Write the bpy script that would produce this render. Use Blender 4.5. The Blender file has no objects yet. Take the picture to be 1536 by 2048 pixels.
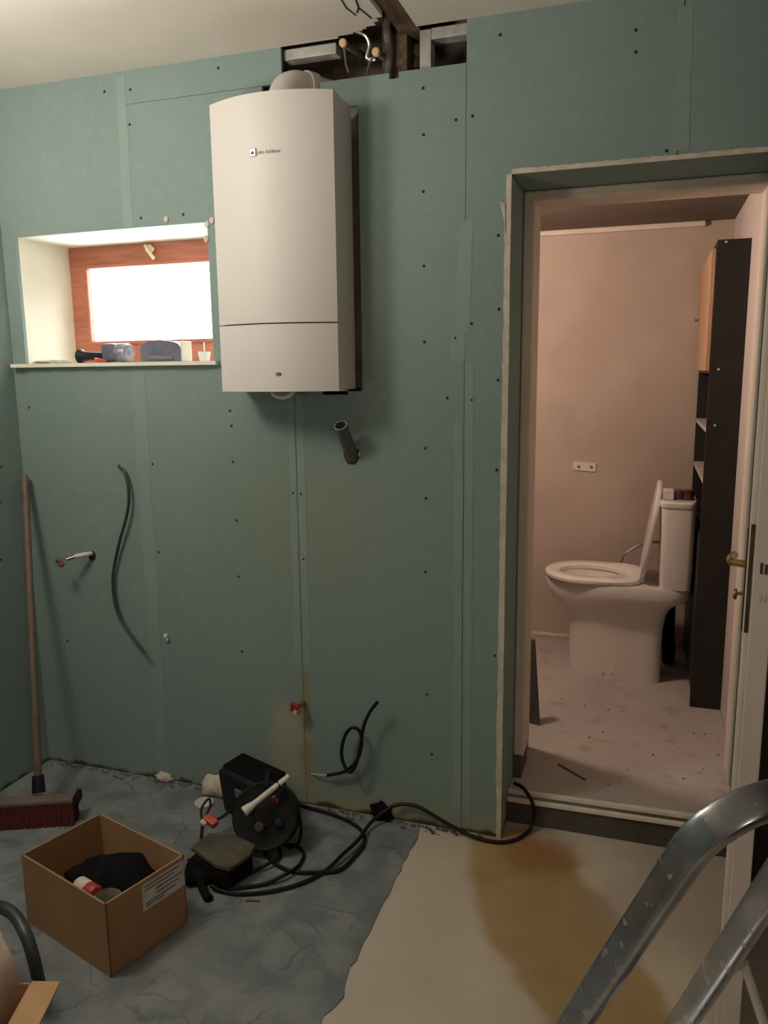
import bpy, bmesh, math, random
from mathutils import Vector, Matrix

SC = bpy.context.scene
COL = SC.collection
random.seed(7)

# ------------------------------------------------------------------ camera
YAW, PITCH, ROLL = 0.320250, 0.175704, -0.011132
FPX = 1579.9
cy, sy, cp, sp = math.cos(YAW), math.sin(YAW), math.cos(PITCH), math.sin(PITCH)
fwd = Vector((-sy*cp, cy*cp, -sp)); rgt = Vector((cy, sy, 0)); upv = rgt.cross(fwd)
cr, sr = math.cos(ROLL), math.sin(ROLL)
r2 = cr*rgt + sr*upv; u2 = -sr*rgt + cr*upv
cam_d = bpy.data.cameras.new('camera'); cam = bpy.data.objects.new('camera', cam_d); COL.objects.link(cam)
cam_d.sensor_fit = 'VERTICAL'; cam_d.sensor_height = 36; cam_d.sensor_width = 27
cam_d.lens = FPX/2048*36; cam_d.clip_start = .02; cam_d.clip_end = 60
m = Matrix((r2, u2, -fwd)).transposed().to_4x4(); m.translation = Vector((0, -2.26537, 1.45))
cam.matrix_world = m
SC.camera = cam

# ------------------------------------------------------------------ light
SC.view_settings.view_transform = 'Standard'; SC.view_settings.look = 'None'
SC.view_settings.gamma = 1; SC.view_settings.use_curve_mapping = False
SC.view_settings.exposure = 0.0
SC.cycles.use_denoising = True
w = bpy.data.worlds.new('sky'); SC.world = w; w.use_nodes = True
bg = w.node_tree.nodes['Background']; bg.inputs[0].default_value = (.93, .965, 1, 1); bg.inputs[1].default_value = 26.0

def light(name, kind, loc, power, color, size):
    d = bpy.data.lights.new(name, kind); d.energy = power; d.color = color
    if kind == 'POINT': d.shadow_soft_size = size
    o = bpy.data.objects.new(name, d); COL.objects.link(o); o.location = loc
    return o
light('room_fill', 'POINT', (-1.76, -1.15, 2.20), 26, (1, .89, .77), .16)  # unseen warm bulb added to brighten the upper left wall and ceiling
wl_ = light('ceiling_fill', 'SPOT', (-1.75, -2.15, 1.05), 100, (1, .87, .75), .06)      # unseen spot added, aimed up to brighten the ceiling
wl_.data.spot_size = math.radians(95); wl_.data.spot_blend = 1.0; wl_.data.shadow_soft_size = .22
wl_.rotation_euler = (Vector((-1.55, -1.05, 2.376))-Vector((-1.75, -2.15, 1.05))).to_track_quat('-Z', 'Y').to_euler()
light('front_fill', 'POINT', (.75, -2.8, 1.90), 13, (1, .86, .72), .08)  # added behind the camera, out of view, to lift door edge and frame
light('toilet_bulb', 'POINT', (-.80, .61, 1.86), 34, (1, .77, .62), .06)

# ------------------------------------------------------------------ materials
class NT:
    def __init__(s, name):
        s.m = bpy.data.materials.new(name); s.m.use_nodes = True; s.t = s.m.node_tree
        s.b = s.t.nodes['Principled BSDF']; s.pos = None
    def n(s, k): return s.t.nodes.new(k)
    def put(s, sock, v):
        if isinstance(v, bpy.types.NodeSocket): s.t.links.new(v, sock)
        elif isinstance(v, (tuple, list)) and len(v) == 3 and sock.type == 'RGBA': sock.default_value = (*v, 1)
        else: sock.default_value = v
    def P(s):
        if not s.pos: s.pos = s.n('ShaderNodeNewGeometry').outputs['Position']
        return s.pos
    def xyz(s):
        q = s.n('ShaderNodeSeparateXYZ'); s.put(q.inputs[0], s.P()); return q.outputs
    def ma(s, op, a, b=0.0, c=0.0):
        q = s.n('ShaderNodeMath'); q.operation = op; s.put(q.inputs[0], a); s.put(q.inputs[1], b); s.put(q.inputs[2], c); return q.outputs[0]
    def mr(s, v, a, b, c=0.0, d=1.0):
        q = s.n('ShaderNodeMapRange'); q.interpolation_type = 'SMOOTHSTEP'
        for i, x in enumerate((v, a, b, c, d)): s.put(q.inputs[i], x)
        return q.outputs[0]
    def noise(s, scale, detail=4, vec=None, dist=0.0):
        q = s.n('ShaderNodeTexNoise'); q.inputs['Scale'].default_value = scale; q.inputs['Detail'].default_value = detail
        q.inputs['Distortion'].default_value = dist
        s.put(q.inputs['Vector'], vec or s.P()); return q.outputs[0]
    def mix(s, f, a, b):
        q = s.n('ShaderNodeMix'); q.data_type = 'RGBA'; s.put(q.inputs[0], f); s.put(q.inputs[6], a); s.put(q.inputs[7], b); return q.outputs[2]
    def scaled(s, sc):
        q = s.n('ShaderNodeMapping'); s.put(q.inputs[0], s.P()); q.inputs['Scale'].default_value = sc; return q.outputs[0]
    def bump(s, h, strength=.2, dist=.01):
        q = s.n('ShaderNodeBump'); q.inputs['Strength'].default_value = strength; q.inputs['Distance'].default_value = dist
        s.put(q.inputs['Height'], h); s.t.links.new(q.outputs[0], s.b.inputs['Normal'])
    def done(s, col, rough=.6, metal=0.0, spec=.5):
        s.put(s.b.inputs['Base Color'], col); s.put(s.b.inputs['Roughness'], rough); s.put(s.b.inputs['Metallic'], metal)
        s.b.inputs['Specular IOR Level'].default_value = spec
        return s.m

def mat(name, c, rough=.6, metal=0.0, c2=None, scale=14, lo=.35, hi=.7, bump=0, spec=.5, stretch=None):
    t = NT(name)
    v = t.scaled(stretch) if stretch else None
    nz = t.noise(scale, 5, v)
    if c2 is None: c2 = tuple(x*.86 for x in c)
    col = t.mix(t.mr(nz, lo, hi), c, c2)
    if bump: t.bump(t.noise(scale*3, 5, v), bump, .004)
    return t.done(col, rough, metal, spec)

M = {}
def plasterboard(name):
    t = NT(name); x, y, z = t.xyz()
    big = t.noise(2.2, 3); fine = t.noise(26, 6)
    col = t.mix(t.mr(big, .3, .7), (.206, .288, .272), (.229, .304, .290))
    col = t.mix(t.ma('MULTIPLY', t.mr(fine, .5, .8), .25), col, (.33, .385, .35))
    # damp stains along the middle joint and over the floor
    dx = t.ma('ABSOLUTE', t.ma('ADD', x, 1.035))
    wob = t.ma('ADD', dx, t.ma('MULTIPLY', t.ma('SUBTRACT', t.noise(9, 4), .5), .09))
    s1 = t.ma('MULTIPLY', t.mr(wob, .03, .0), t.mr(z, 1.12, .8))
    s1 = t.ma('MULTIPLY', s1, t.mr(t.noise(14, 5), .35, .6))
    col = t.mix(t.ma('MULTIPLY', s1, .75), col, (.27, .19, .085))
    broad = t.ma('MULTIPLY', t.mr(dx, .5, .0), t.ma('MULTIPLY', t.mr(z, .55, .95), t.mr(z, 1.32, 1.05)))
    col = t.mix(t.ma('MULTIPLY', broad, .38), col, (.24, .26, .15))
    dl = t.ma('ADD', t.ma('ABSOLUTE', t.ma('ADD', x, 1.1)), t.ma('MULTIPLY', t.ma('SUBTRACT', t.noise(7, 3), .5), .12))
    s2 = t.ma('MULTIPLY', t.mr(dl, .11, .02), t.ma('MULTIPLY', t.mr(z, .03, .1), t.mr(z, .40, .3)))
    col = t.mix(t.ma('MULTIPLY', s2, .6), col, (.42, .40, .30))
    low = t.ma('ADD', z, t.ma('MULTIPLY', t.ma('SUBTRACT', t.noise(6, 4), .5), .12))
    s3 = t.ma('MULTIPLY', t.mr(low, .12, .02), t.mr(x, -1.3, -.9))
    col = t.mix(t.ma('MULTIPLY', s3, .75), col, (.36, .34, .22))
    mould = t.ma('MULTIPLY', t.mr(t.ma('ADD', z, t.ma('MULTIPLY', t.ma('SUBTRACT', t.noise(13, 5), .5), .07)), .022, .004), .9)
    col = t.mix(mould, col, (.035, .03, .022))
    t.bump(t.noise(60, 4), .05, .002)
    return t.done(col, .78, 0, .25)
M['board'] = plasterboard('green moisture board')
M['board_edge'] = mat('cut board edge', (.60, .56, .48), .85, c2=(.42, .38, .30), scale=40)
M['filler'] = mat('white filler', (.62, .57, .50), .85, c2=(.50, .44, .37), scale=35, bump=.3)
M['tape'] = mat('joint compound strip', (.245, .322, .30), .8, c2=(.228, .305, .285), scale=9)
M['reveal'] = mat('pale reveal board', (.80, .79, .66), .8, c2=(.74, .76, .63), scale=12)
M['ceil'] = mat('ceiling plaster', (.84, .78, .70), .85, c2=(.78, .72, .64), scale=3, bump=.05)
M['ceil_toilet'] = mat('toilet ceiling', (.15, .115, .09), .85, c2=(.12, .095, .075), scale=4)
M['oldwall'] = mat('bare masonry', (.30, .22, .165), .95, c2=(.17, .125, .095), scale=7, bump=.4)
M['dark'] = mat('dark cavity', (.03, .026, .022), .95)
M['room'] = mat('back room wall', (.30, .27, .23), .9, c2=(.25, .22, .19), scale=3)
M['shade_brown'] = mat('dark brown shade wall', (.055, .042, .032), .9, c2=(.035, .028, .02), scale=5)  # shade right of the open door, put into the wall colour
M['wood'] = mat('old joist wood', (.15, .10, .062), .8, c2=(.09, .058, .036), scale=6, stretch=(12, 1, 12), bump=.2)
M['galv'] = mat('galvanised stud', (.50, .50, .47), .55, .25, c2=(.33, .33, .31), scale=20)
M['white'] = mat('white enamel', (.66, .64, .615), .5, c2=(.63, .61, .585), scale=2)
M['white_flap'] = mat('white boiler flap', (.68, .66, .635), .48, c2=(.65, .63, .605), scale=2)
M['white_plastic'] = mat('white plastic', (.72, .69, .63), .42, c2=(.66, .62, .56), scale=9)
M['ceramic'] = mat('white ceramic', (.76, .71, .66), .12, c2=(.73, .68, .63), scale=3)
M['seat'] = mat('white seat plastic', (.80, .75, .71), .2, c2=(.78, .73, .69), scale=3)
M['black'] = mat('black plastic', (.006, .0065, .008), .55, c2=(.010, .010, .011), scale=18, spec=.3)
M['blackcloth'] = mat('black cloth', (.006, .006, .007), .95, c2=(.011, .011, .011), scale=30, bump=.4, spec=.1)
M['cable'] = mat('black rubber', (.008, .008, .008), .5, c2=(.012, .012, .011), scale=30, spec=.25)
M['greycable'] = mat('grey rubber', (.035, .04, .04), .4, c2=(.05, .055, .055), scale=30)
M['pvc'] = mat('grey pvc', (.115, .11, .115), .45, c2=(.10, .095, .10), scale=16)
M['pvc_rim'] = mat('cut pvc rim', (.36, .35, .34), .6)
M['brass'] = mat('brass', (.55, .38, .16), .3, .9, c2=(.40, .26, .10), scale=20)
M['ivory'] = mat('ivory catch', (.82, .72, .50), .4, .2, c2=(.7, .6, .4), scale=30)
M['redtin'] = mat('dark red tin', (.10, .015, .018), .4)
M['steel'] = mat('dull steel', (.42, .40, .38), .32, .9, c2=(.33, .31, .29), scale=20)
M['darksteel'] = mat('dark lock steel', (.10, .08, .065), .4, .7, c2=(.16, .12, .09), scale=30)
M['red'] = mat('red plastic', (.42, .035, .025), .45, c2=(.30, .025, .02), scale=20)
M['orange'] = mat('orange red plastic', (.60, .10, .045), .45, c2=(.42, .05, .03), scale=25)
M['bristle'] = mat('red bristles', (.12, .013, .010), .85, c2=(.055, .007, .005), scale=40, stretch=(6, 6, 1), bump=.6)
M['handle'] = mat('broom wood', (.155, .115, .09), .6, c2=(.115, .085, .06), scale=10, stretch=(6, 6, 1))
M['block'] = mat('broom block wood', (.15, .125, .095), .8, c2=(.12, .10, .075), scale=10)
M['card'] = mat('brown cardboard', (.36, .215, .105), .85, c2=(.31, .18, .085), scale=5)
M['card2'] = mat('lighter cardboard', (.50, .31, .165), .85, c2=(.42, .255, .13), scale=5)
M['paper'] = mat('white paper', (.62, .60, .56), .8, c2=(.5, .48, .44), scale=22)
M['ink'] = mat('grey print', (.16, .15, .15), .8)
M['bagwhite'] = mat('crumpled pale bag', (.68, .60, .51), .75, c2=(.50, .44, .36), scale=18, bump=.5)
M['greenpaper'] = mat('greenish tub', (.36, .36, .28), .6, c2=(.3, .3, .23), scale=10)
M['tile'] = mat('dusty cement board', (.105, .095, .07), .95, c2=(.065, .055, .042), scale=16, bump=.5)
M['winwood'] = mat('red brown window wood', (.40, .13, .075), .5, c2=(.31, .095, .055), scale=8, stretch=(1, 8, 8))
M['door'] = mat('cream door paint', (.74, .66, .58), .5, c2=(.68, .60, .52), scale=5)
M['frame'] = mat('cream frame paint', (.70, .61, .52), .6, c2=(.63, .54, .46), scale=6)
M['pinkwall'] = mat('toilet side wall', (.66, .56, .52), .7, c2=(.60, .51, .47), scale=3)
M['toiletwall'] = mat('toilet wall paint', (.50, .405, .345), .85, c2=(.43, .345, .295), scale=2.5, bump=.05)
M['shelfblack'] = mat('black laminate', (.016, .014, .013), .45, c2=(.022, .02, .018), scale=10)
M['lightwood'] = mat('light oak laminate', (.55, .34, .20), .55, c2=(.42, .25, .14), scale=7, stretch=(8, 8, .7))
M['shelfwhite'] = mat('pale shelf board', (.55, .50, .46), .6)
M['greyboard'] = mat('dark grey offcut', (.10, .09, .08), .85, c2=(.07, .065, .06), scale=14)
M['riser'] = mat('grey step concrete', (.10, .09, .075), .9, c2=(.07, .062, .052), scale=10, bump=.3)
M['nosing'] = mat('pale step nosing', (.78, .72, .63), .6, c2=(.66, .60, .52), scale=20)
M['rust'] = mat('brown splinter', (.13, .06, .025), .8)
M['wax'] = mat('white wax', (.8, .8, .78), .5)
M['toolgrey'] = mat('blue grey plastic', (.10, .11, .16), .5, c2=(.14, .15, .2), scale=20)
M['toolsteel'] = mat('scratched tool steel', (.3, .31, .36), .45, .5, c2=(.16, .16, .2), scale=60)
M['copper'] = mat('pale pipe cap', (.80, .58, .30), .5, c2=(.6, .42, .2), scale=40)
M['rag'] = mat('grey sleeve', (.16, .15, .13), .9, c2=(.09, .085, .075), scale=20)

def alu():
    t = NT('scuffed aluminium')
    n1 = t.noise(13, 6); n2 = t.noise(70, 4)
    spots = t.ma('MULTIPLY', t.mr(t.noise(46, 6), .60, .70), .8)
    base = t.mix(t.mr(n1, .35, .65), (.48, .50, .53), (.34, .36, .39))
    base = t.mix(spots, base, (.5, .46, .42))
    rough = t.ma('ADD', t.ma('MULTIPLY', n1, .25), .10)
    rough = t.ma('ADD', rough, t.ma('MULTIPLY', spots, .35))
    return t.done(base, rough, t.ma('SUBTRACT', .9, t.ma('MULTIPLY', spots, .7)))
M['alu'] = alu()

def vinyl():
    t = NT('marbled vinyl')
    q = t.n('ShaderNodeTexVoronoi'); q.feature = 'DISTANCE_TO_EDGE'; q.inputs['Scale'].default_value = 8.5
    wv = t.n('ShaderNodeVectorMath'); wv.operation = 'MULTIPLY_ADD'
    nn = t.n('ShaderNodeTexNoise'); nn.inputs['Scale'].default_value = 5; nn.inputs['Detail'].default_value = 6; t.put(nn.inputs['Vector'], t.P())
    t.put(wv.inputs[0], nn.outputs['Color']); wv.inputs[1].default_value = (.22, .22, 0); t.put(wv.inputs[2], t.P())
    t.put(q.inputs['Vector'], wv.outputs[0])
    col = t.mix(t.mr(t.noise(9, 8, wv.outputs[0]), .35, .65), (.14, .163, .174), (.222, .242, .25))
    vein = t.ma('MULTIPLY', t.mr(q.outputs['Distance'], .05, .0), t.mr(t.noise(7, 4), .42, .62))
    col = t.mix(t.ma('MULTIPLY', vein, .55), col, (.065, .075, .08))
    dust = t.mr(t.noise(3, 6), .5, .75)
    col = t.mix(t.ma('MULTIPLY', dust, .25), col, (.27, .265, .25))
    return t.done(col, .5, 0, .35)
M['vinyl'] = vinyl()

def screed():
    t = NT('beige floor with brown stain'); x, y, z = t.xyz()
    col = t.mix(t.mr(t.noise(3.5, 6), .3, .7), (.50, .44, .355), (.56, .50, .41))
    col = t.mix(t.ma('MULTIPLY', t.mr(t.noise(30, 5), .55, .75), .25), col, (.38, .32, .22))
    dx = t.ma('ADD', x, .17); dy = t.ma('ADD', y, .36)
    e = (.50, -.866)
    s = t.ma('ADD', t.ma('MULTIPLY', dx, e[0]), t.ma('MULTIPLY', dy, e[1]))
    p = t.ma('SUBTRACT', t.ma('MULTIPLY', dx, -e[1]), t.ma('MULTIPLY', dy, -e[0]))
    d = t.ma('SQRT', t.ma('ADD', t.ma('POWER', t.ma('DIVIDE', s, .56), 2.0), t.ma('POWER', t.ma('DIVIDE', p, .185), 2.0)))
    d = t.ma('ADD', d, t.ma('MULTIPLY', t.ma('SUBTRACT', t.noise(5, 5), .5), .75))
    m1 = t.mr(d, 1.08, .80)
    col = t.mix(t.ma('MULTIPLY', m1, .88), col, t.mix(t.mr(t.noise(8, 5), .3, .7), (.31, .20, .07), (.37, .25, .105)))
    # rusty heart next to the door
    d2 = t.ma('SQRT', t.ma('ADD', t.ma('POWER', t.ma('ADD', x, .25), 2.0), t.ma('POWER', t.ma('ADD', y, .03), 2.0)))
    m2 = t.mr(t.ma('ADD', d2, t.ma('MULTIPLY', t.ma('SUBTRACT', t.noise(9, 5), .5), .2)), .17, .05)
    col = t.mix(t.ma('MULTIPLY', m2, .7), col, (.25, .115, .03))
    # greyish bare patch right of the stain
    d3 = t.ma('ADD', t.ma('SQRT', t.ma('ADD', t.ma('POWER', t.ma('SUBTRACT', x, .14), 2.0), t.ma('POWER', t.ma('ADD', y, .16), 2.0))), t.ma('MULTIPLY', t.ma('SUBTRACT', t.noise(4, 4), .5), .2))
    col = t.mix(t.ma('MULTIPLY', t.mr(d3, .3, .12), .7), col, (.36, .30, .25))
    return t.done(col, .7, 0, .3)
M['screed'] = screed()

def toiletfloor():
    t = NT('dusty toilet floor')
    col = t.mix(t.mr(t.noise(2.5, 5), .3, .7), (.40, .36, .33), (.47, .425, .39))
    col = t.mix(t.ma('MULTIPLY', t.mr(t.noise(11, 6), .55, .72), .6), col, (.34, .25, .19))
    col = t.mix(t.ma('MULTIPLY', t.mr(t.noise(48, 3), .68, .75), .6), col, (.2, .16, .13))
    return t.done(col, .85, 0, .25)
M['tfloor'] = toiletfloor()

def glass():
    t = NT('window glass'); nt = t.t; out = nt.nodes['Material Output']
    tr = nt.nodes.new('ShaderNodeBsdfTransparent'); gl = nt.nodes.new('ShaderNodeBsdfGlossy'); gl.inputs['Roughness'].default_value = .03
    mx = nt.nodes.new('ShaderNodeMixShader'); mx.inputs[0].default_value = .06
    nt.links.new(tr.outputs[0], mx.inputs[1]); nt.links.new(gl.outputs[0], mx.inputs[2]); nt.links.new(mx.outputs[0], out.inputs[0])
    return t.m
M['glass'] = glass()

# ------------------------------------------------------------------ mesh helpers
def bm_(): return bmesh.new()

def bx(bm, x0, x1, y0, y1, z0, z1, bev=0.0, seg=2, mtx=None):
    c = Vector(((x0+x1)/2, (y0+y1)/2, (z0+z1)/2)); s = Vector((x1-x0, y1-y0, z1-z0))
    r = bmesh.ops.create_cube(bm, size=1, matrix=Matrix.Translation(c) @ Matrix.Diagonal((*s, 1)))
    vs = r['verts']
    if bev > 0:
        es = list({e for v in vs for e in v.link_edges})
        rr = bmesh.ops.bevel(bm, geom=es, offset=bev, segments=seg, profile=.5, affect='EDGES')
        vs = list({v for f in rr['faces'] for v in f.verts} | {v for v in vs if v.is_valid})
    if mtx is not None: bmesh.ops.transform(bm, matrix=mtx, verts=vs)
    return vs

def obox(bm, c, s, bev=0.0, rot=(0, 0, 0), seg=2):
    from mathutils import Euler
    mt = Matrix.Translation(Vector(c)) @ Euler(rot).to_matrix().to_4x4()
    return bx(bm, -s[0]/2, s[0]/2, -s[1]/2, s[1]/2, -s[2]/2, s[2]/2, bev, seg, mt)

def smooth_path(pts, sub=5, closed=False):
    P = [Vector(p) for p in pts]; n = len(P); out = []
    rng = n if closed else n-1
    for i in range(rng):
        p0 = P[(i-1) % n] if closed or i > 0 else P[0]*2-P[1]
        p1 = P[i]; p2 = P[(i+1) % n]
        p3 = P[(i+2) % n] if closed or i+2 < n else P[-1]*2-P[-2]
        for k in range(sub):
            t = k/sub
            out.append(.5*((2*p1)+(p2-p0)*t+(2*p0-5*p1+4*p2-p3)*t*t+(3*p1-p0-3*p2+p3)*t**3))
    if not closed: out.append(P[-1])
    return out

def tube(bm, pts, r, seg=10, cap=True, up=None, ry=None, closed=False, power=2.0):
    """sweep a round (or flat-oval) section; r may be a number or a list of radii"""
    P = [Vector(p) for p in pts]; n = len(P); rings = []
    T = []
    for i in range(n):
        a = P[(i-1) % n] if closed or i > 0 else P[i]; b = P[(i+1) % n] if closed or i < n-1 else P[i]
        T.append((b-a).normalized())
    N = Vector(up) if up else (Vector((0, 0, 1)) if abs(T[0].z) < .9 else Vector((1, 0, 0)))
    for i in range(n):
        if up: N = Vector(up)
        N = (N - N.dot(T[i])*T[i]).normalized(); B = T[i].cross(N)
        ra = r[i] if isinstance(r, (list, tuple)) else r
        rb = ry if ry else ra
        ring = []
        for k in range(seg):
            a = 2*math.pi*k/seg; ca, sa = math.cos(a), math.sin(a)
            ca = math.copysign(abs(ca)**(2/power), ca); sa = math.copysign(abs(sa)**(2/power), sa)
            ring.append(bm.verts.new(P[i] + B*ra*ca + N*rb*sa))
        rings.append(ring)
    m_ = n if closed else n-1
    for i in range(m_):
        a, b = rings[i], rings[(i+1) % n]
        for k in range(seg): bm.faces.new((a[k], a[(k+1) % seg], b[(k+1) % seg], b[k]))
    if cap and not closed:
        bm.faces.new(rings[0][::-1]); bm.faces.new(rings[-1])

def cyl(bm, a, b, r, seg=20, r1=None, cap=True): tube(bm, [a, b], [r, r if r1 is None else r1], seg, cap)

def lathe(bm, prof, origin, axis=(0, 0, 1), seg=28):
    """profile of (radius, height) turned round an axis"""
    ax = Vector(axis).normalized(); q = Vector((0, 0, 1)).rotation_difference(ax); o = Vector(origin)
    rings = []
    for (r, h) in prof:
        if r < 1e-5: rings.append([bm.verts.new(o + q @ Vector((0, 0, h)))])
        else: rings.append([bm.verts.new(o + q @ Vector((r*math.cos(2*math.pi*k/seg), r*math.sin(2*math.pi*k/seg), h))) for k in range(seg)])
    for a, b in zip(rings, rings[1:]):
        for k in range(seg):
            k2 = (k+1) % seg
            if len(a) == 1 and len(b) == 1: continue
            if len(a) == 1: bm.faces.new((a[0], b[k2], b[k]))
            elif len(b) == 1: bm.faces.new((a[k], a[k2], b[0]))
            else: bm.faces.new((a[k], a[k2], b[k2], b[k]))

def prism(bm, poly, vec):
    """extrude a planar polygon of 3D points along vec"""
    a = [bm.verts.new(Vector(p)) for p in poly]; b = [bm.verts.new(Vector(p)+Vector(vec)) for p in poly]
    n = len(a); bm.faces.new(a[::-1]); bm.faces.new(b)
    for i in range(n): bm.faces.new((a[i], a[(i+1) % n], b[(i+1) % n], b[i]))

def slab(bm, a0, a1, b0, b1, holes, c0, c1, axes):
    """rectangular board with rectangular holes; axes names (a, b, thickness) as indices of xyz"""
    As = sorted({a0, a1, *[min(max(v, a0), a1) for h in holes for v in h[:2]]})
    Bs = sorted({b0, b1, *[min(max(v, b0), b1) for h in holes for v in h[2:]]})
    def solid(i, j):
        if i < 0 or j < 0 or i >= len(As)-1 or j >= len(Bs)-1: return False
        ca, cb = (As[i]+As[i+1])/2, (Bs[j]+Bs[j+1])/2
        return not any(h[0] < ca < h[1] and h[2] < cb < h[3] for h in holes)
    cache = {}
    def V(a, b, c):
        k = (a, b, c)
        if k not in cache:
            p = [0, 0, 0]; p[axes[0]] = a; p[axes[1]] = b; p[axes[2]] = c; cache[k] = bm.verts.new(p)
        return cache[k]
    for i in range(len(As)-1):
        for j in range(len(Bs)-1):
            if not solid(i, j): continue
            p, q, r, s = As[i], As[i+1], Bs[j], Bs[j+1]
            for c in (c0, c1): bm.faces.new((V(p, r, c), V(q, r, c), V(q, s, c), V(p, s, c)))
            if not solid(i-1, j): bm.faces.new((V(p, r, c0), V(p, s, c0), V(p, s, c1), V(p, r, c1)))
            if not solid(i+1, j): bm.faces.new((V(q, r, c0), V(q, s, c0), V(q, s, c1), V(q, r, c1)))
            if not solid(i, j-1): bm.faces.new((V(p, r, c0), V(q, r, c0), V(q, r, c1), V(p, r, c1)))
            if not solid(i, j+1): bm.faces.new((V(p, s, c0), V(q, s, c0), V(q, s, c1), V(p, s, c1)))

def wpos(o):
    p = Vector((0, 0, 0))
    while o: p += Vector(o.location); o = o.parent
    return p

def obj(name, bm, m, parent=None, smooth=False, base=None):
    bmesh.ops.recalc_face_normals(bm, faces=bm.faces[:])
    if parent is not None: off = wpos(parent)
    elif base is not None: off = Vector(base)
    else:
        vs = [v.co for v in bm.verts]
        off = Vector(((min(v.x for v in vs)+max(v.x for v in vs))/2, (min(v.y for v in vs)+max(v.y for v in vs))/2, min(v.z for v in vs)))
    bmesh.ops.translate(bm, vec=-off, verts=bm.verts[:])
    me = bpy.data.meshes.new(name); bm.to_mesh(me); bm.free()
    me.materials.append(M[m])
    if smooth:
        for p in me.polygons: p.use_smooth = True
        if smooth != 'all':
            try: me.set_sharp_from_angle(angle=math.radians(38))
            except Exception: pass
    o = bpy.data.objects.new(name, me); COL.objects.link(o)
    if parent is not None: o.parent = parent
    else: o.location = off
    return o

def thing(name, label, cat, loc, group=None):
    o = bpy.data.objects.new(name, None); COL.objects.link(o); o.location = loc; o.empty_display_size = .05
    return tag(o, label, cat, group)
def tag(o, label, cat, group=None):
    o['label'] = label; o['category'] = cat
    if group: o['group'] = group
    return o
def struct(name, bm, m, smooth=False):
    o = obj(name, bm, m, None, smooth); o['kind'] = 'structure'; return o
def sempty(name, loc):
    o = bpy.data.objects.new(name, None); COL.objects.link(o); o.location = loc; o['kind'] = 'structure'; o.empty_display_size = .05; return o
def box_part(name, m, parent, *d, bev=0.0, **k):
    b = bm_(); bx(b, *d, bev=bev); return obj(name, b, m, parent, **k)

# ------------------------------------------------------------------ room shell
XL, CZ = -2.112, 2.376
b = bm_(); bx(b, XL-.1, 1.05, -3.6, .1215, -.08, 0); struct('floor', b, 'screed')
# vinyl sheet with torn right edge
b = bm_(); edge = []
yv = -3.5
rr = random.Random(3)
while yv < -.002:
    edge.append((-.63+rr.uniform(-.006, .006)+(.012 if -.76 < yv < -.72 else 0)-(.012 if -.86 < yv < -.80 else 0), yv)); yv += rr.uniform(.02, .07)
edge.append((-.637, -.004))
prism(b, [(x, y, 0.0002) for x, y in edge]+[(XL+.002, -.004, .0002), (XL+.002, -3.5, .0002)], (0, 0, .0028))
struct('floor', b, 'vinyl')

wall = sempty('wall_back', (-1, 0, 0))
WIN = (-2.056, -1.318, 1.49, 1.912)
DOOR = (-.376, .30, -.1, 1.974)
TOP = (-1.05, -.5025, 2.268, 2.5)
BOIL = (-1.262, -.815, 1.393, 2.194)
NOTCH = (-.722, -.694, 2.252, 2.30)
FLUE = (-1.115, -.93, 2.19, 2.30)
T = .0125
def panel(x0, x1, z0, z1, holes=()):
    b = bm_(); slab(b, x0, x1, z0, z1, list(holes), 0.0, T, (0, 2, 1)); return obj('plasterboard', b, 'board', wall)
panel(XL, -1.6055, .004, CZ, [WIN])
panel(-1.6045, -1.0407, .004, 2.2784, [WIN, BOIL, FLUE, TOP])
panel(-1.6045, -1.05, 2.2796, CZ, [TOP])
panel(-1.0393, -.5037, .006, CZ, [TOP, BOIL, FLUE, NOTCH, (-.866, -.842, 1.19, 1.215)])
panel(-.5023, .0445, .008, CZ, [DOOR])
panel(.0465, .95, .008, CZ, [DOOR, (.3135, 1.0, -.1, 1.99)])
b = bm_(); bx(b, .3140, .9495, .0, T, .001, 1.9895); obj('shaded_wall', b, 'shade_brown', wall)  # wall strip coloured dark to stand in for the door leaf's shade
# masonry behind the boards
b = bm_(); slab(b, XL-.3, -1.2, -.1, 2.7, [(-2.035, -1.339, 1.50, 1.89)], .302, .325, (0, 2, 1)); struct('wall_outer', b, 'oldwall')
b = bm_(); bx(b, -1.2, -.3785, .24, .46, -.1, 2.7); bx(b, -.3785, -.357, .3605, .46, -.1, 2.05); struct('wall_partition', b, 'oldwall')
b = bm_(); bx(b, -.3785, 1.05, .24, .46, 1.979, 2.7); struct('wall_partition', b, 'oldwall')
b = bm_(); bx(b, .318, 1.05, .24, .46, -.1, 1.979); struct('wall_partition', b, 'oldwall')
b = bm_(); bx(b, XL-.3, 1.05, -3.7, .47, 2.62, 2.7); struct('ceiling', b, 'dark')
b = bm_(); bx(b, XL-.12, XL, -3.6, .45, -.1, 2.7); struct('wall_left', b, 'board')
b = bm_(); bx(b, .95, 1.05, -3.6, .30, -.1, 2.7); struct('wall_right', b, 'shade_brown')
b = bm_(); bx(b, XL-.12, 1.05, -3.7, -3.6, -.1, 2.7); struct('wall_front', b, 'room')

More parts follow.
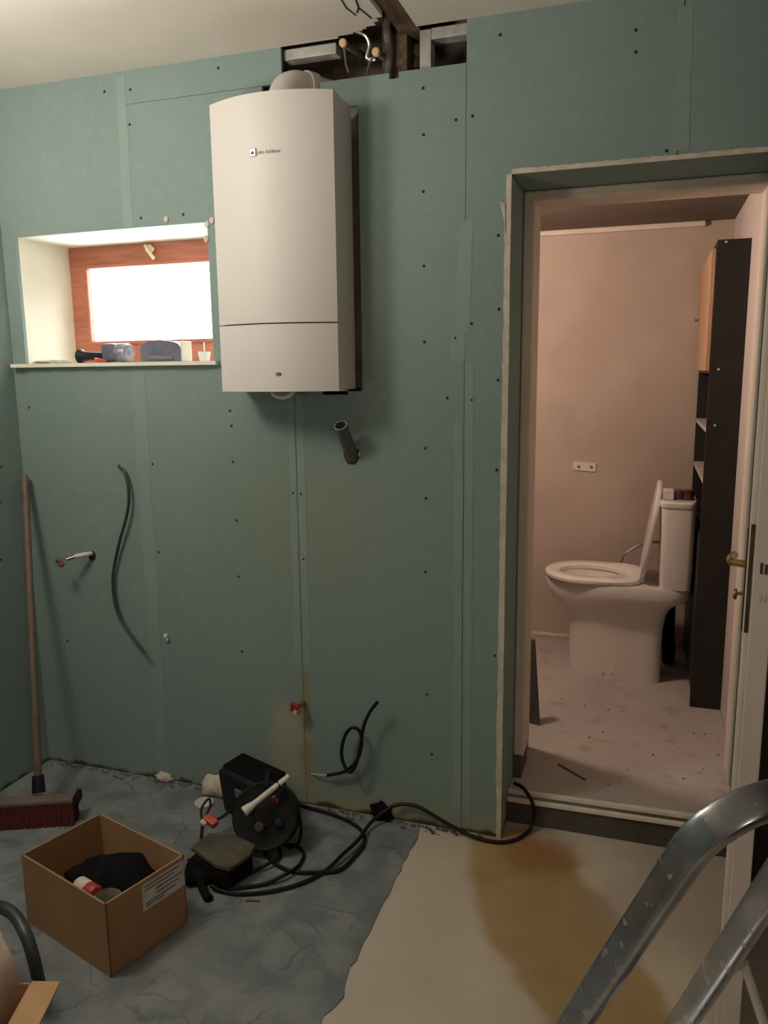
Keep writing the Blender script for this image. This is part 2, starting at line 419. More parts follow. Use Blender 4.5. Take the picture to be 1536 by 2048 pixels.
# ceiling with the chased-out slot for the joist and a broken edge at the wall
ceil = sempty('ceiling', (-1, -1, CZ))
b = bm_(); slab(b, XL, .95, -3.6, 0.0, [(-.712, -.643, -2.2, 0.1), (-.775, -.70, -.045, .1), (-.79, -.76, -.033, .1), (-.745, -.70, -.066, .1), (-.73, -.70, -.088, .1), (-.82, -.785, -.024, .1), (-.87, -.81, -.014, .1)], CZ, CZ+.24, (0, 1, 2))
obj('ceiling_plaster', b, 'ceil', ceil)
b = bm_(); bx(b, -.710, -.645, -2.2, .238, CZ+.012, CZ+.15, bev=.004); obj('joist', b, 'wood', ceil)
def crack(pts, wd):
    b = bm_(); P = [Vector(p) for p in pts]
    for a, c in zip(P, P[1:]):
        d = (c-a).normalized(); s = Vector((-d.y, d.x, 0))*wd
        prism(b, [a-s, a+s, c+s, c-s], (0, 0, -.0012))
    obj('crack', b, 'dark', ceil)
crack([(-.785, -.30, CZ), (-.778, -.214, CZ), (-.782, -.17, CZ), (-.774, -.122, CZ)], .0018)
crack([(-.744, -.30, CZ), (-.744, -.202, CZ), (-.752, -.16, CZ), (-.747, -.13, CZ), (-.741, -.09, CZ)], .0022)
crack([(-.752, -.16, CZ), (-.766, -.135, CZ)], .0022)

# joint compound strips, corner beads, screws on the wall
def strip(x0a, x1a, z0, x0b, x1b, z1, jag=.002, m='tape', y=-.0008, name='joint_tape', n=14, seed=1):
    R = random.Random(seed); b = bm_(); L = []; Rr = []
    for i in range(n+1):
        t = i/n; z = z0+(z1-z0)*t
        L.append((x0a+(x0b-x0a)*t+R.uniform(-jag, jag), y, z)); Rr.append((x1a+(x1b-x1a)*t+R.uniform(-jag, jag), y, z))
    for i in range(n):
        prism(b, [L[i], Rr[i], Rr[i+1], L[i+1]], (0, -y-.0001, 0))
    return obj(name, b, m, wall)
strip(-1.632, -1.582, .02, -1.628, -1.578, 1.485, seed=2)
strip(-1.622, -1.586, 1.915, -1.616, -1.582, CZ-.01, seed=3)
strip(-1.066, -1.0425, .5, -1.064, -1.0425, 1.38, seed=4)
strip(-1.0375, -1.012, .5, -1.0375, -1.010, 1.38, seed=5)
strip(-.546, -.503, 1.478, -.540, -.500, 1.56, seed=6)
strip(-.533, -.487, 1.56, -.521, -.481, 1.862, seed=7)
strip(-.5, -.474, .03, -.5, -.476, 1.47, seed=8)
strip(.028, .072, 1.995, .030, .066, 2.33, seed=9)
strip(-.532, -.505, .03, -.532, -.506, 1.3, seed=10)
# corner bead round the door: plastic angle and smeared filler
strip(-.391, -.376, .0, -.390, -.3755, 1.974, jag=.0006, m='filler', y=-.003, name='corner_bead', n=24, seed=11)
strip(-.3935, -.389, .15, -.3925, -.389, 1.90, jag=.0016, m='filler', y=-.0015, name='filler_smear', n=60, seed=12)
b = bm_(); R = random.Random(5); n = 36
for i in range(n):
    xa, xb = -.376+(.676)*i/n, -.376+.676*(i+1)/n
    prism(b, [(xa, -.003, 1.973), (xb, -.003, 1.973), (xb, -.003, 1.9855+R.uniform(-.0015, .0015)), (xa, -.003, 1.9855+R.uniform(-.0015, .0015))], (0, .0029, 0))
obj('corner_bead', b, 'filler', wall)
b = bm_(); prism(b, [(-.392, -.006, 1.90), (-.408, -.006, 1.905), (-.402, -.006, 1.885), (-.395, -.006, 1.86), (-.390, -.006, 1.82)], (0, .006, 0)); obj('filler_lump', b, 'filler', wall)
for (x, z) in ((-1.318, 1.905), (-1.322, 1.862), (-1.462, 1.93), (-1.30, 1.915)):
    b = bm_(); bmesh.ops.create_icosphere(b, subdivisions=2, radius=.009, matrix=Matrix.Translation((x, -.002, z)) @ Matrix.Diagonal((1, .4, 1.2, 1))); obj('filler_lump', b, 'filler', wall, True)

SCREWS = [(-.624, 2.218), (-.623, 2.098), (-.624, 1.948), (-.623, 1.746), (-.622, 1.534), (-.619, 1.225), (-.618, 1.074), (-.62, .846), (-.616, .45),
 (-.485, 2.132), (-.531, 2.127), (-.530, 1.543), (-.483, 1.582), (-.553, 1.373), (-.481, 1.367), (-.412, 2.325), (-.068, 2.291), (.019, 1.997),
 (-.41, 1.817), (-.405, 1.619), (-.405, 1.423), (-.405, 1.166), (-.404, .60), (-1.267, 1.332), (-1.264, 1.284), (-1.265, 1.168), (-1.261, .975),
 (-1.263, .785), (-1.263, .524), (-1.567, .85), (-1.569, 1.153), (-1.055, 1.074), (-1.028, 1.072), (-1.025, .86), (-.60, .25),
 (-1.565, 2.32), (-1.66, 2.325), (-1.255, 2.345), (-1.575, 2.22), (-1.40, 1.94), (-1.555, 1.94), (-2.06, 1.34), (-1.98, .49), (-.066, 2.24)]
for (x, z) in SCREWS:
    b = bm_(); lathe(b, [(0, 0), (.0030, .0004), (.0044, .0012), (.0044, .002)], (x, -.0016, z), (0, 1, 0), 10); obj('screw', b, 'dark', wall)
wl = [o for o in COL.objects if o.name == 'wall_left'][0]
for (y, z) in ((-.10, 1.14), (-.12, 1.02), (-.14, .82), (-.09, 1.32)):
    b = bm_(); lathe(b, [(0, 0), (.0030, .0004), (.0044, .0012), (.0044, .002)], (XL+.0016, y, z), (-1, 0, 0), 10); obj('screw', b, 'dark', wl)

# studs and rails in the open strip above the boiler
def channel(name, x0, x1, z0, z1, label):
    b = bm_(); bx(b, x0, x1, .016, .060, z0, z1, bev=.002)
    return obj(name, b, 'galv', wall)
b = bm_(); bx(b, -.765, -.690, .07, .14, 2.20, 2.60, bev=.003); obj('timber_post', b, 'wood', wall)
channel('metal_stud', -.638, -.606, 2.262, CZ-.004, '')
channel('track_rail', -.6055, -.503, 2.345, CZ-.002, '')
channel('track_rail', -1.049, -.885, 2.345, CZ-.002, '')

# window: reveal linings, sill, sash
def trim(n, m, *d, bev=.0015): b = bm_(); bx(b, *d, bev=bev); return struct('trim_%d' % n, b, m)
trim(1, 'reveal', WIN[0]-.0125, WIN[0], .0128, .285, WIN[2]-.012, WIN[3]+.0125)
trim(2, 'reveal', WIN[0]+.0005, WIN[1]-.0005, .0128, .285, WIN[3], WIN[3]+.0125)
trim(3, 'reveal', WIN[1], WIN[1]+.0125, .0128, .285, WIN[2]-.012, WIN[3]+.0125)
b = bm_(); R = random.Random(9)
pts = [(-2.098, -.03), (-2.06, -.031)]
xx = -2.04
while xx < -1.31: pts.append((xx, -.022+R.uniform(-.003, .003))); xx += .04
pts += [(-1.30, -.02), (-1.30, -.001), (-1.3185, -.001), (-1.3185, .285), (-2.0555, .285), (-2.0555, -.001), (-2.1, -.001)]
prism(b, [(x, y, 1.478) for x, y in pts], (0, 0, .012)); struct('trim_4', b, 'reveal')
win = sempty('window_1', (-1.69, .27, 1.49))
fx0, fx1, fz0, fz1, fw = -2.055, -1.319, 1.491, 1.911, .078
b = bm_()
slab(b, fx0, fx1, fz0, fz1, [(fx0+fw, fx1-fw, fz0+fw+.004, fz1-fw)], .262, .274, (0, 2, 1)); obj('window_frame', b, 'winwood', win)
b = bm_()
for d in ((fx0+fw-.010, fx0+fw+.001, fz0+fw, fz1-fw), (fx1-fw, fx1-fw+.012, fz0+fw, fz1-fw), (fx0+fw, fx1-fw, fz0+fw-.008, fz0+fw+.004), (fx0+fw, fx1-fw, fz1-fw, fz1-fw+.012)):
    bx(b, d[0], d[1], .252, .264, d[2], d[3], bev=.003)
obj('glazing_bead', b, 'winwood', win)
b = bm_(); bx(b, fx0+fw-.01, fx1-fw+.01, .2665, .2705, fz0+fw-.01, fz1-fw+.01); obj('window_pane', b, 'glass', win)
hnd = None
b = bm_(); obox(b, (-1.700, .254, 1.887), (.028, .012, .03), .004, (0, .7, 0)); hnd = obj('window_catch', b, 'ivory', win)
b = bm_(); tube(b, smooth_path([(-1.712, .245, 1.900), (-1.700, .238, 1.885), (-1.686, .236, 1.866), (-1.676, .240, 1.852)]), .0065, 8); obj('catch_lever', b, 'ivory', hnd, True)

# door reveal, frame and step
trim(5, 'board', -.3885, -.376, .0128, .24, .0, 1.974)
trim(6, 'board', -.376, .30, .0128, .24, 1.974, 1.9865)
trim(7, 'board', .30, .3125, .0128, .24, .0, 1.974)
b = bm_(); bx(b, -.3755, -.3415, .222, .36, .172, 1.972, bev=.006); bx(b, -.3755, .2995, .2225, .361, 1.944, 1.9735, bev=.006); bx(b, .290, .2995, .222, .36, .172, 1.972, bev=.003)
struct('trim_8', b, 'frame')
trim(9, 'riser', -.3755, -.348, .2225, .359, .092, .171)
b = bm_(); bx(b, -1.2, .335, .122, 1.75, -.05, .092); struct('floor', b, 'tfloor')
trim(10, 'riser', -.375, .2995, .100, .1215, .0, .074)
b = bm_(); prism(b, [(-.374, .094, .074), (.2995, .090, .084), (.2995, .106, .084), (-.374, .110, .074)], (0, 0, .0095)); struct('trim_11', b, 'nosing')
b = bm_(); prism(b, [(-.374, .118, .090), (.2995, .112, .101), (.2995, .134, .101), (-.374, .136, .090)], (0, 0, .0095)); struct('trim_12', b, 'nosing')

# ------------------------------------------------------------------ toilet room shell
b = bm_(); bx(b, -1.25, .45, 1.72, 1.82, -.05, 2.2); struct('wall_toilet_back', b, 'toiletwall')
b = bm_(); bx(b, .336, .45, .4605, 1.72, -.05, 2.2); struct('wall_toilet_right', b, 'pinkwall')
b = bm_(); bx(b, -1.3, -1.2, .24, 1.82, -.05, 2.2); struct('wall_toilet_left', b, 'greyboard')
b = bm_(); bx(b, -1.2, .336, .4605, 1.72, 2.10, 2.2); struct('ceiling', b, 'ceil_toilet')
b = bm_(); bx(b, -1.2, .215, 1.690, 1.7195, 2.075, 2.0995, bev=.006); struct('trim_13', b, 'frame')
b = bm_(); bx(b, -1.2, .2, 1.708, 1.7195, .0925, .112, bev=.003); struct('baseboard_back', b, 'frame')

# ------------------------------------------------------------------ door leaf (opened towards the camera, seen edge-on)
door = sempty('door_1', (.22, .2, .02))
DA = Vector((.2010, -.607, 0)); DN = Vector((.288, -.004, 0)); dy_ = (DN-DA).normalized(); dx_ = Vector((dy_.y, -dy_.x, 0))
DM = Matrix(((*dx_, 0), (*dy_, 0), (0, 0, 1, 0), (0, 0, 0, 1))).transposed(); DM.translation = DA
def dbx(b, *d, bev=0.0): bx(b, *d, bev=bev, mtx=DM)
def dp(x, y, z): return DM @ Vector((x, y, z))
b = bm_(); dbx(b, .0125, .050, -.018, .60, .015, 1.955, bev=.002); dbx(b, .0, .0135, .0, .60, .015, 1.955, bev=.002); obj('door_leaf', b, 'door', door)
b = bm_(); dbx(b, .0030, .0105, -.0012, -.0002, .93, 1.15, bev=.0004); obj('lock_faceplate', b, 'darksteel', door)
b = bm_(); dbx(b, -.0035, -.0002, .006, .046, .93, 1.14, bev=.001); lp = obj('handle_plate', b, 'darksteel', door)
b = bm_(); cyl(b, dp(-.003, .026, 1.063), dp(-.034, .026, 1.066), .0075, 12); tube(b, smooth_path([dp(-.028, .022, 1.066), dp(-.032, .04, 1.066), dp(-.032, .085, 1.062), dp(-.028, .13, 1.058)]), .008, 10); obj('door_handle', b, 'brass', lp, True)
b = bm_(); cyl(b, dp(-.003, .026, 1.004), dp(-.018, .026, 1.0), .0035, 10); lathe(b, [(0, 0), (.010, .001), (.012, .004), (.009, .008), (0, .009)], dp(-.014, .026, 1.0), -dx_, 16); obj('key_knob', b, 'brass', lp, True)
for z, h in ((1.068, .022), (1.010, .018)):
    for xx in (.024, .0325):
        b = bm_(); dbx(b, xx, xx+.005, -.0192, -.0175, z-h/2, z+h/2-(.003 if xx > .03 else 0)); obj('latch_bolt', b, 'darksteel' if z > 1.05 else 'pinkwall', door)

# ------------------------------------------------------------------ boiler
BX0, BX1, BZ0, BZ1 = -1.214, -.838, 1.397, 2.198
bo = thing('gas_boiler', 'tall white wall-hung boiler with bowed front, between small window and door', 'boiler', (-1.026, .06, BZ0))
def bow(x, y0=-.135, d=.050):
    u = (x-(BX0+BX1)/2)/((BX1-BX0)/2); return y0-d*(1-u*u)
def front_outline(off=0.0, inset=0.0, n=18):
    xs = [BX0+inset+(BX1-BX0-2*inset)*i/n for i in range(n+1)]
    return [(x, bow(x)+off) for x in xs]
b = bm_(); f = front_outline(.022, .002); prism(b, [(x, y, BZ0+.004) for x, y in f]+[(BX1-.002, .008, BZ0+.004), (BX0+.002, .008, BZ0+.004)], (0, 0, BZ1-BZ0-.006)); obj('casing', b, 'white', bo)
def shell(name, z0, z1, m):
    b = bm_(); f = front_outline(); g = [(x, y+.0215) for x, y in f]
    back = [(BX1, -.08), (BX0, -.08)]
    poly = f+[(BX1, -.085), (BX1-.0025, -.085), (BX1-.0025, bow(BX1)+.021)]+[(min(max(x, BX0+.0025), BX1-.0025), y) for x, y in g[::-1][1:-1]]+[(BX0+.0025, bow(BX0)+.021), (BX0+.0025, -.085), (BX0, -.085)]
    prism(b, [(x, y, z0) for x, y in poly], (0, 0, z1-z0)); return obj(name, b, m, bo, True)
fp = shell('front_panel', 1.5905, BZ1, 'white')
fl = shell('lower_flap', BZ0, 1.5865, 'white_flap')
yb = bow(-1.055)
b = bm_(); bx(b, -1.067, -1.0475, yb-.004, yb+.002, 2.036, 2.057, bev=.0015); bd = obj('logo_badge', b, 'steel', fp)
b = bm_(); prism(b, [(-1.0625, yb-.0045, 2.041), (-1.0525, yb-.0045, 2.041), (-1.0525, yb-.0045, 2.045), (-1.0575, yb-.0045, 2.050), (-1.0625, yb-.0045, 2.045)], (0, .001, 0)); obj('badge_mark', b, 'ink', bd)
cu = bpy.data.curves.new('logo_text', 'FONT'); cu.body = 'elm leblanc'; cu.size = .0165; cu.extrude = .0006
to = bpy.data.objects.new('logo_text', cu); COL.objects.link(to)
bpy.context.view_layer.update()
me = bpy.data.meshes.new_from_object(to.evaluated_get(bpy.context.evaluated_depsgraph_get()))
bpy.data.objects.remove(to); bpy.data.curves.remove(cu)
xs = [v.co.x for v in me.vertices]; wd = max(xs)-min(xs); k = .069/wd
for v in me.vertices:
    p = v.co; x = -1.0445+(p.x-min(xs))*k; v.co = Vector((x, bow(x)-.0008-p.z, 2.0405+p.y*.85)) - wpos(fp)
me.materials.append(mat('logo grey', (.36, .32, .28), .5, .3)); me.name = 'logo_text'
lt = bpy.data.objects.new('logo_text', me); COL.objects.link(lt); lt.parent = fp
yb = bow(-1.003)
b = bm_(); lathe(b, [(0, 0), (.0085, .0), (.0085, .0015), (.007, .003), (0, .0035)], (0, 0, 0), (0, -1, 0), 20); bmesh.ops.scale(b, vec=(1, 1, .6), verts=b.verts[:]); bmesh.ops.translate(b, vec=(-1.003, yb, 1.447), verts=b.verts[:]); obj('status_button', b, 'toolgrey', fl, True)
# flue on top: elbow, collar and run into the wall
fpth = smooth_path([(-1.030, -.035, 2.18), (-1.030, -.035, 2.215), (-1.024, -.022, 2.246), (-1.008, .004, 2.262), (-.988, .036, 2.264)], 6)
b = bm_(); tube(b, fpth, .047, 24); fe = obj('flue_elbow', b, 'white', bo, True)
b = bm_(); cyl(b, (-.992, .030, 2.264), (-.976, .056, 2.264), .052, 28); obj('flue_collar', b, 'white', fe, True)
b = bm_(); cyl(b, (-.976, .056, 2.264), (-.90, .18, 2.264), .045, 24); obj('flue_pipe', b, 'white_plastic', fe, True)
b = bm_(); bx(b, BX1-.11, BX1-.02, .0, .1, BZ0-.018, BZ0+.006, bev=.004); obj('connection_rail', b, 'darksteel', bo)
# white ribbed hose under the boiler
b = bm_(); pth = smooth_path([(-1.078, -.075, 1.402), (-1.072, -.078, 1.386), (-1.043, -.080, 1.376), (-1.014, -.078, 1.386), (-1.006, -.075, 1.402)], 8)
tube(b, pth, [.006+.0013*(i % 2) for i in range(len(pth))], 10)
tag(obj('drain_hose', b, 'white_plastic', smooth=True), 'thin white ribbed hose looping out under the boiler bottom', 'hose')

# ------------------------------------------------------------------ services on the wall
d = Vector((-.004, -.09, .105)); a0 = Vector((-.854, .012, 1.190)); a1 = a0+d
pv = thing('waste_pipe', 'short dark grey plastic pipe sticking up and out of wall below the boiler', 'pipe', a0)
b = bm_(); q = d.normalized(); L = d.length
lathe(b, [(.0175, .0), (.0195, .0), (.0195, L), (.0170, L), (.0170, .02), (0, .02)], a0, q, 24); obj('pipe_body', b, 'pvc', pv, True)
b = bm_(); lathe(b, [(.0168, L-.001), (.0197, L-.001), (.0197, L+.001), (.0168, L+.001), (.0168, L-.001)], a0, q, 24); obj('pipe_rim', b, 'pvc_rim', pv, True)
b = bm_(); prism(b, [(-.854+.025*math.cos(t)*(1+.12*math.sin(3*t)), -.0012, 1.197+.030*math.sin(t)*(1+.1*math.cos(2*t))) for t in [i*math.pi/12 for i in range(24)]], (0, .0011, 0)); obj('wall_hole', b, 'dark', wall)
b = bm_(); obox(b, (-.828, -.003, 1.203), (.006, .005, .014), .001, (0, .2, 0)); obj('filler_lump', b, 'filler', wall)

b = bm_(); tube(b, smooth_path([(-1.703, .012, 1.143), (-1.700, -.004, 1.141), (-1.672, -.012, 1.123), (-1.658, -.018, 1.073), (-1.661, -.020, 1.013), (-1.680, -.020, .951), (-1.707, -.018, .888), (-1.740, -.014, .796), (-1.752, -.014, .732), (-1.746, -.018, .661), (-1.721, -.025, .601), (-1.678, -.032, .553), (-1.620, -.040, .496)]), .0055, 8)
tag(obj('power_cable', b, 'greycable', smooth=True), 'black cable end hanging in a wavy line from the wall below the window', 'cable')

ws = thing('water_stub', 'short white pipe with a red-grey cap poking from wall beside the broom', 'pipe', (-1.85, 0, .82))
b = bm_(); tube(b, smooth_path([(-1.846, .012, .826), (-1.845, -.015, .829), (-1.855, -.035, .829), (-1.874, -.050, .826)]), .0085, 12); obj('pipe_body', b, 'white_plastic', ws, True)
b = bm_(); cyl(b, (-1.874, -.05, .826), (-1.896, -.067, .818), .006, 12); obj('fitting', b, 'steel', ws, True)
b = bm_(); obox(b, (-1.915, -.083, .815), (.020, .016, .020), .004, (.2, .5, .3)); obj('cap', b, 'steel', ws)
b = bm_(); obox(b, (-1.906, -.084, .803), (.020, .014, .014), .004, (.2, .4, .3)); obj('cap_end', b, 'red', ws)
b = bm_(); prism(b, [(-1.842+.016*math.cos(t), -.0012, .820+.018*math.sin(t)) for t in [i*math.pi/8 for i in range(16)]], (0, .0011, 0)); obj('wall_hole', b, 'dark', wall)

b = bm_(); lathe(b, [(0, 0), (.0075, .001), (.0085, .008), (.006, .016), (0, .018)], (-1.556, .002, .552), (.2, -1, .15), 14); bmesh.ops.create_icosphere(b, subdivisions=2, radius=.008, matrix=Matrix.Translation((-1.551, -.006, .541)) @ Matrix.Diagonal((.9, .6, 1.2, 1)))
tag(obj('wall_plug', b, 'white_plastic', smooth=True), 'small white plug stuck in the wall below the hanging black cable', 'plug')

vt = thing('shutoff_valve', 'small stop valve with red handle on stained wall joint above black reel', 'valve', (-1.05, 0, .36))
b = bm_(); cyl(b, (-1.040, .010, .372), (-1.042, -.035, .370), .008, 12); cyl(b, (-1.050, -.03, .360), (-1.040, -.03, .345), .007, 12); obj('valve_body', b, 'brass', vt, True)
b = bm_(); obox(b, (-1.052, -.045, .376), (.030, .014, .014), .004, (.1, .5, .1)); obox(b, (-1.062, -.044, .366), (.012, .012, .022), .004, (.1, .3, 0)); obj('valve_handle', b, 'red', vt)
b = bm_(); lathe(b, [(0, 0), (.008, .0), (.009, .010), (0, .011)], (-1.052, -.036, .352), (-.3, -1, -.2), 12); obj('valve_cap', b, 'white_plastic', vt, True)

lc = thing('looped_cable', 'black cable with one tall loop standing out of wall near the floor', 'cable', (-1.02, 0, .11))
b = bm_(); tube(b, smooth_path([(-.953, -.020, .132), (-.888, -.025, .159), (-.845, -.028, .205), (-.827, -.028, .263), (-.833, -.030, .311), (-.859, -.032, .319), (-.883, -.034, .286), (-.893, -.040, .230), (-.879, -.046, .186), (-.859, -.048, .172), (-.838, -.046, .211), (-.826, -.044, .266), (-.812, -.044, .339), (-.789, -.046, .391), (-.763, -.050, .427)]), .0055, 8); obj('sheath', b, 'cable', lc, True)
b = bm_(); tube(b, [(-1.029, .006, .113), (-1.002, -.010, .122), (-.953, -.020, .132)], .0022, 6); obj('core_wire', b, 'copper', lc, True)

# pipes with pale capped ends and sleeves in the broken strip under the ceiling
def capped(name, c, tail, label):
    t = thing(name, label, 'pipe', c, 'capped pipe ends under the ceiling')
    b = bm_(); cyl(b, Vector(c)+Vector((0, .004, 0)), Vector(c)+Vector((.015, .18, .015)), .0095, 14); obj('pipe_body', b, 'rag', t, True)
    b = bm_(); lathe(b, [(0, 0), (.009, .0005), (.0115, .003), (.0115, .012), (0, .013)], Vector(c)+Vector((0, -.006, 0)), (0, 1, 0), 18); obj('pipe_cap', b, 'copper', t, True)
    b = bm_(); tube(b, smooth_path(tail), .0032, 8); obj('wire_tail', b, 'rag', t, True)
capped('capped_pipe', (-.862, .012, 2.368), [(-.862, .02, 2.36), (-.860, .022, 2.335), (-.857, .024, 2.31), (-.851, .028, 2.293)], 'pale capped pipe end under the ceiling, nearer the boiler of the two')
capped('capped_pipe', (-.764, .012, 2.332), [(-.770, .02, 2.325), (-.786, .022, 2.31), (-.795, .026, 2.285), (-.797, .03, 2.262)], 'pale capped pipe end beside the open joist, nearer the door of the two')
b = bm_()
tube(b, smooth_path([(-.735, .05, 2.47), (-.742, .05, 2.40), (-.738, .06, 2.34), (-.748, .06, 2.255)]), .012, 10)
tag(obj('pipe_sleeve', b, 'rag', smooth=True), 'dark grey pipe sleeve running down behind the right capped pipe end', 'pipe')
b = bm_()
tube(b, smooth_path([(-.83, .03, 2.40), (-.80, .03, 2.385), (-.79, .035, 2.36), (-.80, .04, 2.33), (-.775, .04, 2.325)]), .006, 8)
tag(obj('bent_wire', b, 'steel', smooth=True), 'thin grey bent wire between the two capped pipe ends', 'wire')

# ------------------------------------------------------------------ broom in the corner
br = thing('broom', 'long-handled broom with red bristles leaning in the left corner', 'broom', (-1.9, -.38, 0))
ux = Vector((.912, .41, 0)).normalized(); un = Vector((-ux.y, ux.x, 0))
def bhead(b, c, l, wd, z0, z1, bev=0.0, taper=0.0):
    mt = Matrix((( *ux, 0), (*un, 0), (0, 0, 1, 0), (0, 0, 0, 1))).transposed()
    mt.translation = Vector(c)
    bx(b, -l/2, l/2, -wd/2, wd/2, z0, z1, bev=bev, mtx=mt)
hc = (-1.895, -.385, 0)
b = bm_(); R = random.Random(4)
for i in range(40):
    for j in range(3):
        p = Vector(hc)+ux*(-.18+.36*(i+.5)/40)+un*(-.018+.018*j)
        q = p+ux*R.uniform(-.006, .006)+un*(-.012*(1-j)-.006)+Vector((0, 0, .001)); p = p+Vector((0, 0, .072))
        tube(b, [q, p], [.0075, .0062], 5)
obj('bristles', b, 'bristle', br)
b = bm_(); bhead(b, hc, .37, .050, .070, .088, .006); blk = obj('broom_block', b, 'block', br)
for s in (-1, 1):
    b = bm_(); bhead(b, Vector(hc)+ux*s*.187, .016, .062, .062, .096, .004); obj('end_cap', b, 'black', br)
s0 = Vector((-1.856, -.335, .09)); s1 = Vector((-2.080, -.028, 1.105)); dd = (s1-s0).normalized()
b = bm_(); cyl(b, s0, s0+dd*.055, .0215, 16, .0185); obj('handle_socket', b, 'black', br, True)
b = bm_(); tube(b, [s0+dd*.04, s1-dd*.01, s1], [.0125, .0125, .009], 12); obj('broom_handle', b, 'handle', br, True)

# ------------------------------------------------------------------ cardboard box with rubbish
F, Rr, Lc = Vector((-1.178, -.868, 0)), Vector((-1.106, -.638, 0)), Vector((-1.521, -.765, 0)); Bc = Lc+Rr-F
bxT = thing('cardboard_box', 'open brown cardboard box with white label on vinyl floor before the broom', 'box', (F+Rr+Lc+Bc)/4)
def boxwall(p, q, h, out, th=.005, t2=0.0):
    b = bm_(); inn = -out*th
    prism(b, [p, q, q+inn, p+inn], (0, 0, h)); return obj('side_panel', b, 'card', bxT)
H = .202
e1 = (Rr-F).normalized(); e2 = (Lc-F).normalized()
b = bm_(); prism(b, [F, Rr, Bc, Lc], (0, 0, .005)); obj('box_bottom', b, 'card', bxT)
sr1 = boxwall(F, Rr, H, -e2); boxwall(F+e1*.0002, Lc+e1*.0002, H, -e1); boxwall(Lc, Bc, H, e2); boxwall(Rr, Bc, H, e1)
b = bm_(); p0 = F+e1*.105-e2*.0006; p1 = F+e1*.238-e2*.0006
prism(b, [p0+Vector((0, 0, .118)), p1+Vector((0, 0, .118)), p1+Vector((0, 0, .190)), p0+Vector((0, 0, .190))], e2*.0005); lb = obj('shipping_label', b, 'paper', sr1)
b = bm_()
for z, a, c in ((.18, .06, .9), (.17, .06, .75), (.158, .3, .95), (.146, .3, .85), (.134, .06, .8), (.126, .06, .5)):
    P0, P1 = p0+(p1-p0)*a-e2*.0004, p0+(p1-p0)*c-e2*.0004
    prism(b, [P0+Vector((0, 0, z)), P1+Vector((0, 0, z)), P1+Vector((0, 0, z+.004)), P0+Vector((0, 0, z+.004))], e2*.0003)
obj('label_print', b, 'ink', lb)
cc = (F+Rr+Lc+Bc)/4
def lump(name, c, s, m, seed, label, cat, rough=.25, group=None, rot=0, sub=3):
    b = bm_(); R = random.Random(seed)
    bmesh.ops.create_icosphere(b, subdivisions=sub, radius=1)
    ph = [(Vector((R.uniform(-1, 1), R.uniform(-1, 1), R.uniform(-1, 1))).normalized(), R.uniform(1.5, 5), R.uniform(0, 6)) for _ in range(7)]
    for v in b.verts:
        n = v.co.normalized(); k = 1+rough*sum(math.sin(f*n.dot(a)*2+p) for a, f, p in ph)/4
        v.co = Matrix.Rotation(rot, 3, 'Z') @ Vector((n.x*k*s[0], n.y*k*s[1], max(n.z*k, -.72)*s[2]))
        v.co += Vector(c)
    zmin = min(v.co.z for v in b.verts)
    bmesh.ops.translate(b, vec=(0, 0, c[2]-zmin), verts=b.verts[:])
    return tag(obj(name, b, m, smooth='all'), label, cat, group)
b = bm_()
for k in range(5):
    R = random.Random(k); c0 = cc+e1*.03-e2*.02; n = 20
    tube(b, [c0+e1*(.075+.004*k)*math.cos(2*math.pi*i/n)+e2*(.085-.003*k)*math.sin(2*math.pi*i/n)+Vector((0, 0, .014+.011*k+.006*math.sin(2*math.pi*i/n*2+k))) for i in range(n)], .0075, 8, closed=True)
tag(obj('cable_coil', b, 'cable', smooth=True), 'coil of black cable lying inside the open cardboard box', 'cable')
lump('black_bag', cc+e1*.045+e2*.01+Vector((0, 0, .066)), (.135, .075, .05), 'blackcloth', 3, 'crumpled black cloth on the cable coil inside the cardboard box', 'cloth')
ct = thing('spray_can', 'red and white can lying at the near edge inside the cardboard box', 'can', Vector((-1.32, -.79, .14)))
q0 = Vector((-1.352, -.752, .142)); q1 = Vector((-1.268, -.785, .150)); qa = (q1-q0).normalized()
b = bm_(); lathe(b, [(0, 0), (.018, .0), (.0215, .006), (.0215, .05), (0, .05)], q0, qa, 18); obj('can_top', b, 'bagwhite', ct, True)
b = bm_(); lathe(b, [(0, .05), (.0217, .05), (.0217, .078), (.018, .084), (0, .084)], q0, qa, 18); obj('can_band', b, 'red', ct, True)
b = bm_(); lathe(b, [(0, 0), (.026, .0), (.032, .075), (.034, .08), (.030, .082), (.026, .01), (0, .008)], Vector((-1.238, -.785, .0055)), (0, 0, 1), 20)
bmesh.ops.scale(b, vec=(1, 1, 1.85), verts=b.verts[:], space=Matrix.Translation(-Vector((-1.238, -.785, .0055))))
tag(obj('plastic_tub', b, 'greenpaper', smooth=True), 'pale greenish tub standing in the near corner of the cardboard box', 'tub')

# second box at the lower left edge with its flap open, bag and dark hose
b2 = thing('cardboard_box', 'small cardboard box with one open flap at the lower left edge of the photo', 'box', (-1.27, -1.25, 0))
c1 = Vector((-1.167, -1.118, 0)); c4 = Vector((-1.131, -1.218, 0)); f1 = (c4-c1).normalized(); f2 = Vector((f1.y, -f1.x, 0))
if f2.x > 0: f2 = -f2
def wall2(p, q, inn):
    b = bm_(); prism(b, [p, q, q+inn*.004, p+inn*.004], (0, 0, .2)); obj('side_panel', b, 'card2', b2)
k1, k2, k3, k4 = c1, c1+f1*.26, c1+f1*.26+f2*.22, c1+f2*.22
wall2(k1, k2, f2); wall2(k2, k3, -f1); wall2(k3, k4, -f2); wall2(k4, k1, f1)
b = bm_(); prism(b, [k1, k2, k3, k4], (0, 0, .004)); obj('box_bottom', b, 'card2', b2)
b = bm_(); o_ = -f2*.060+Vector((0, 0, .001)); z2 = Vector((0, 0, .2))
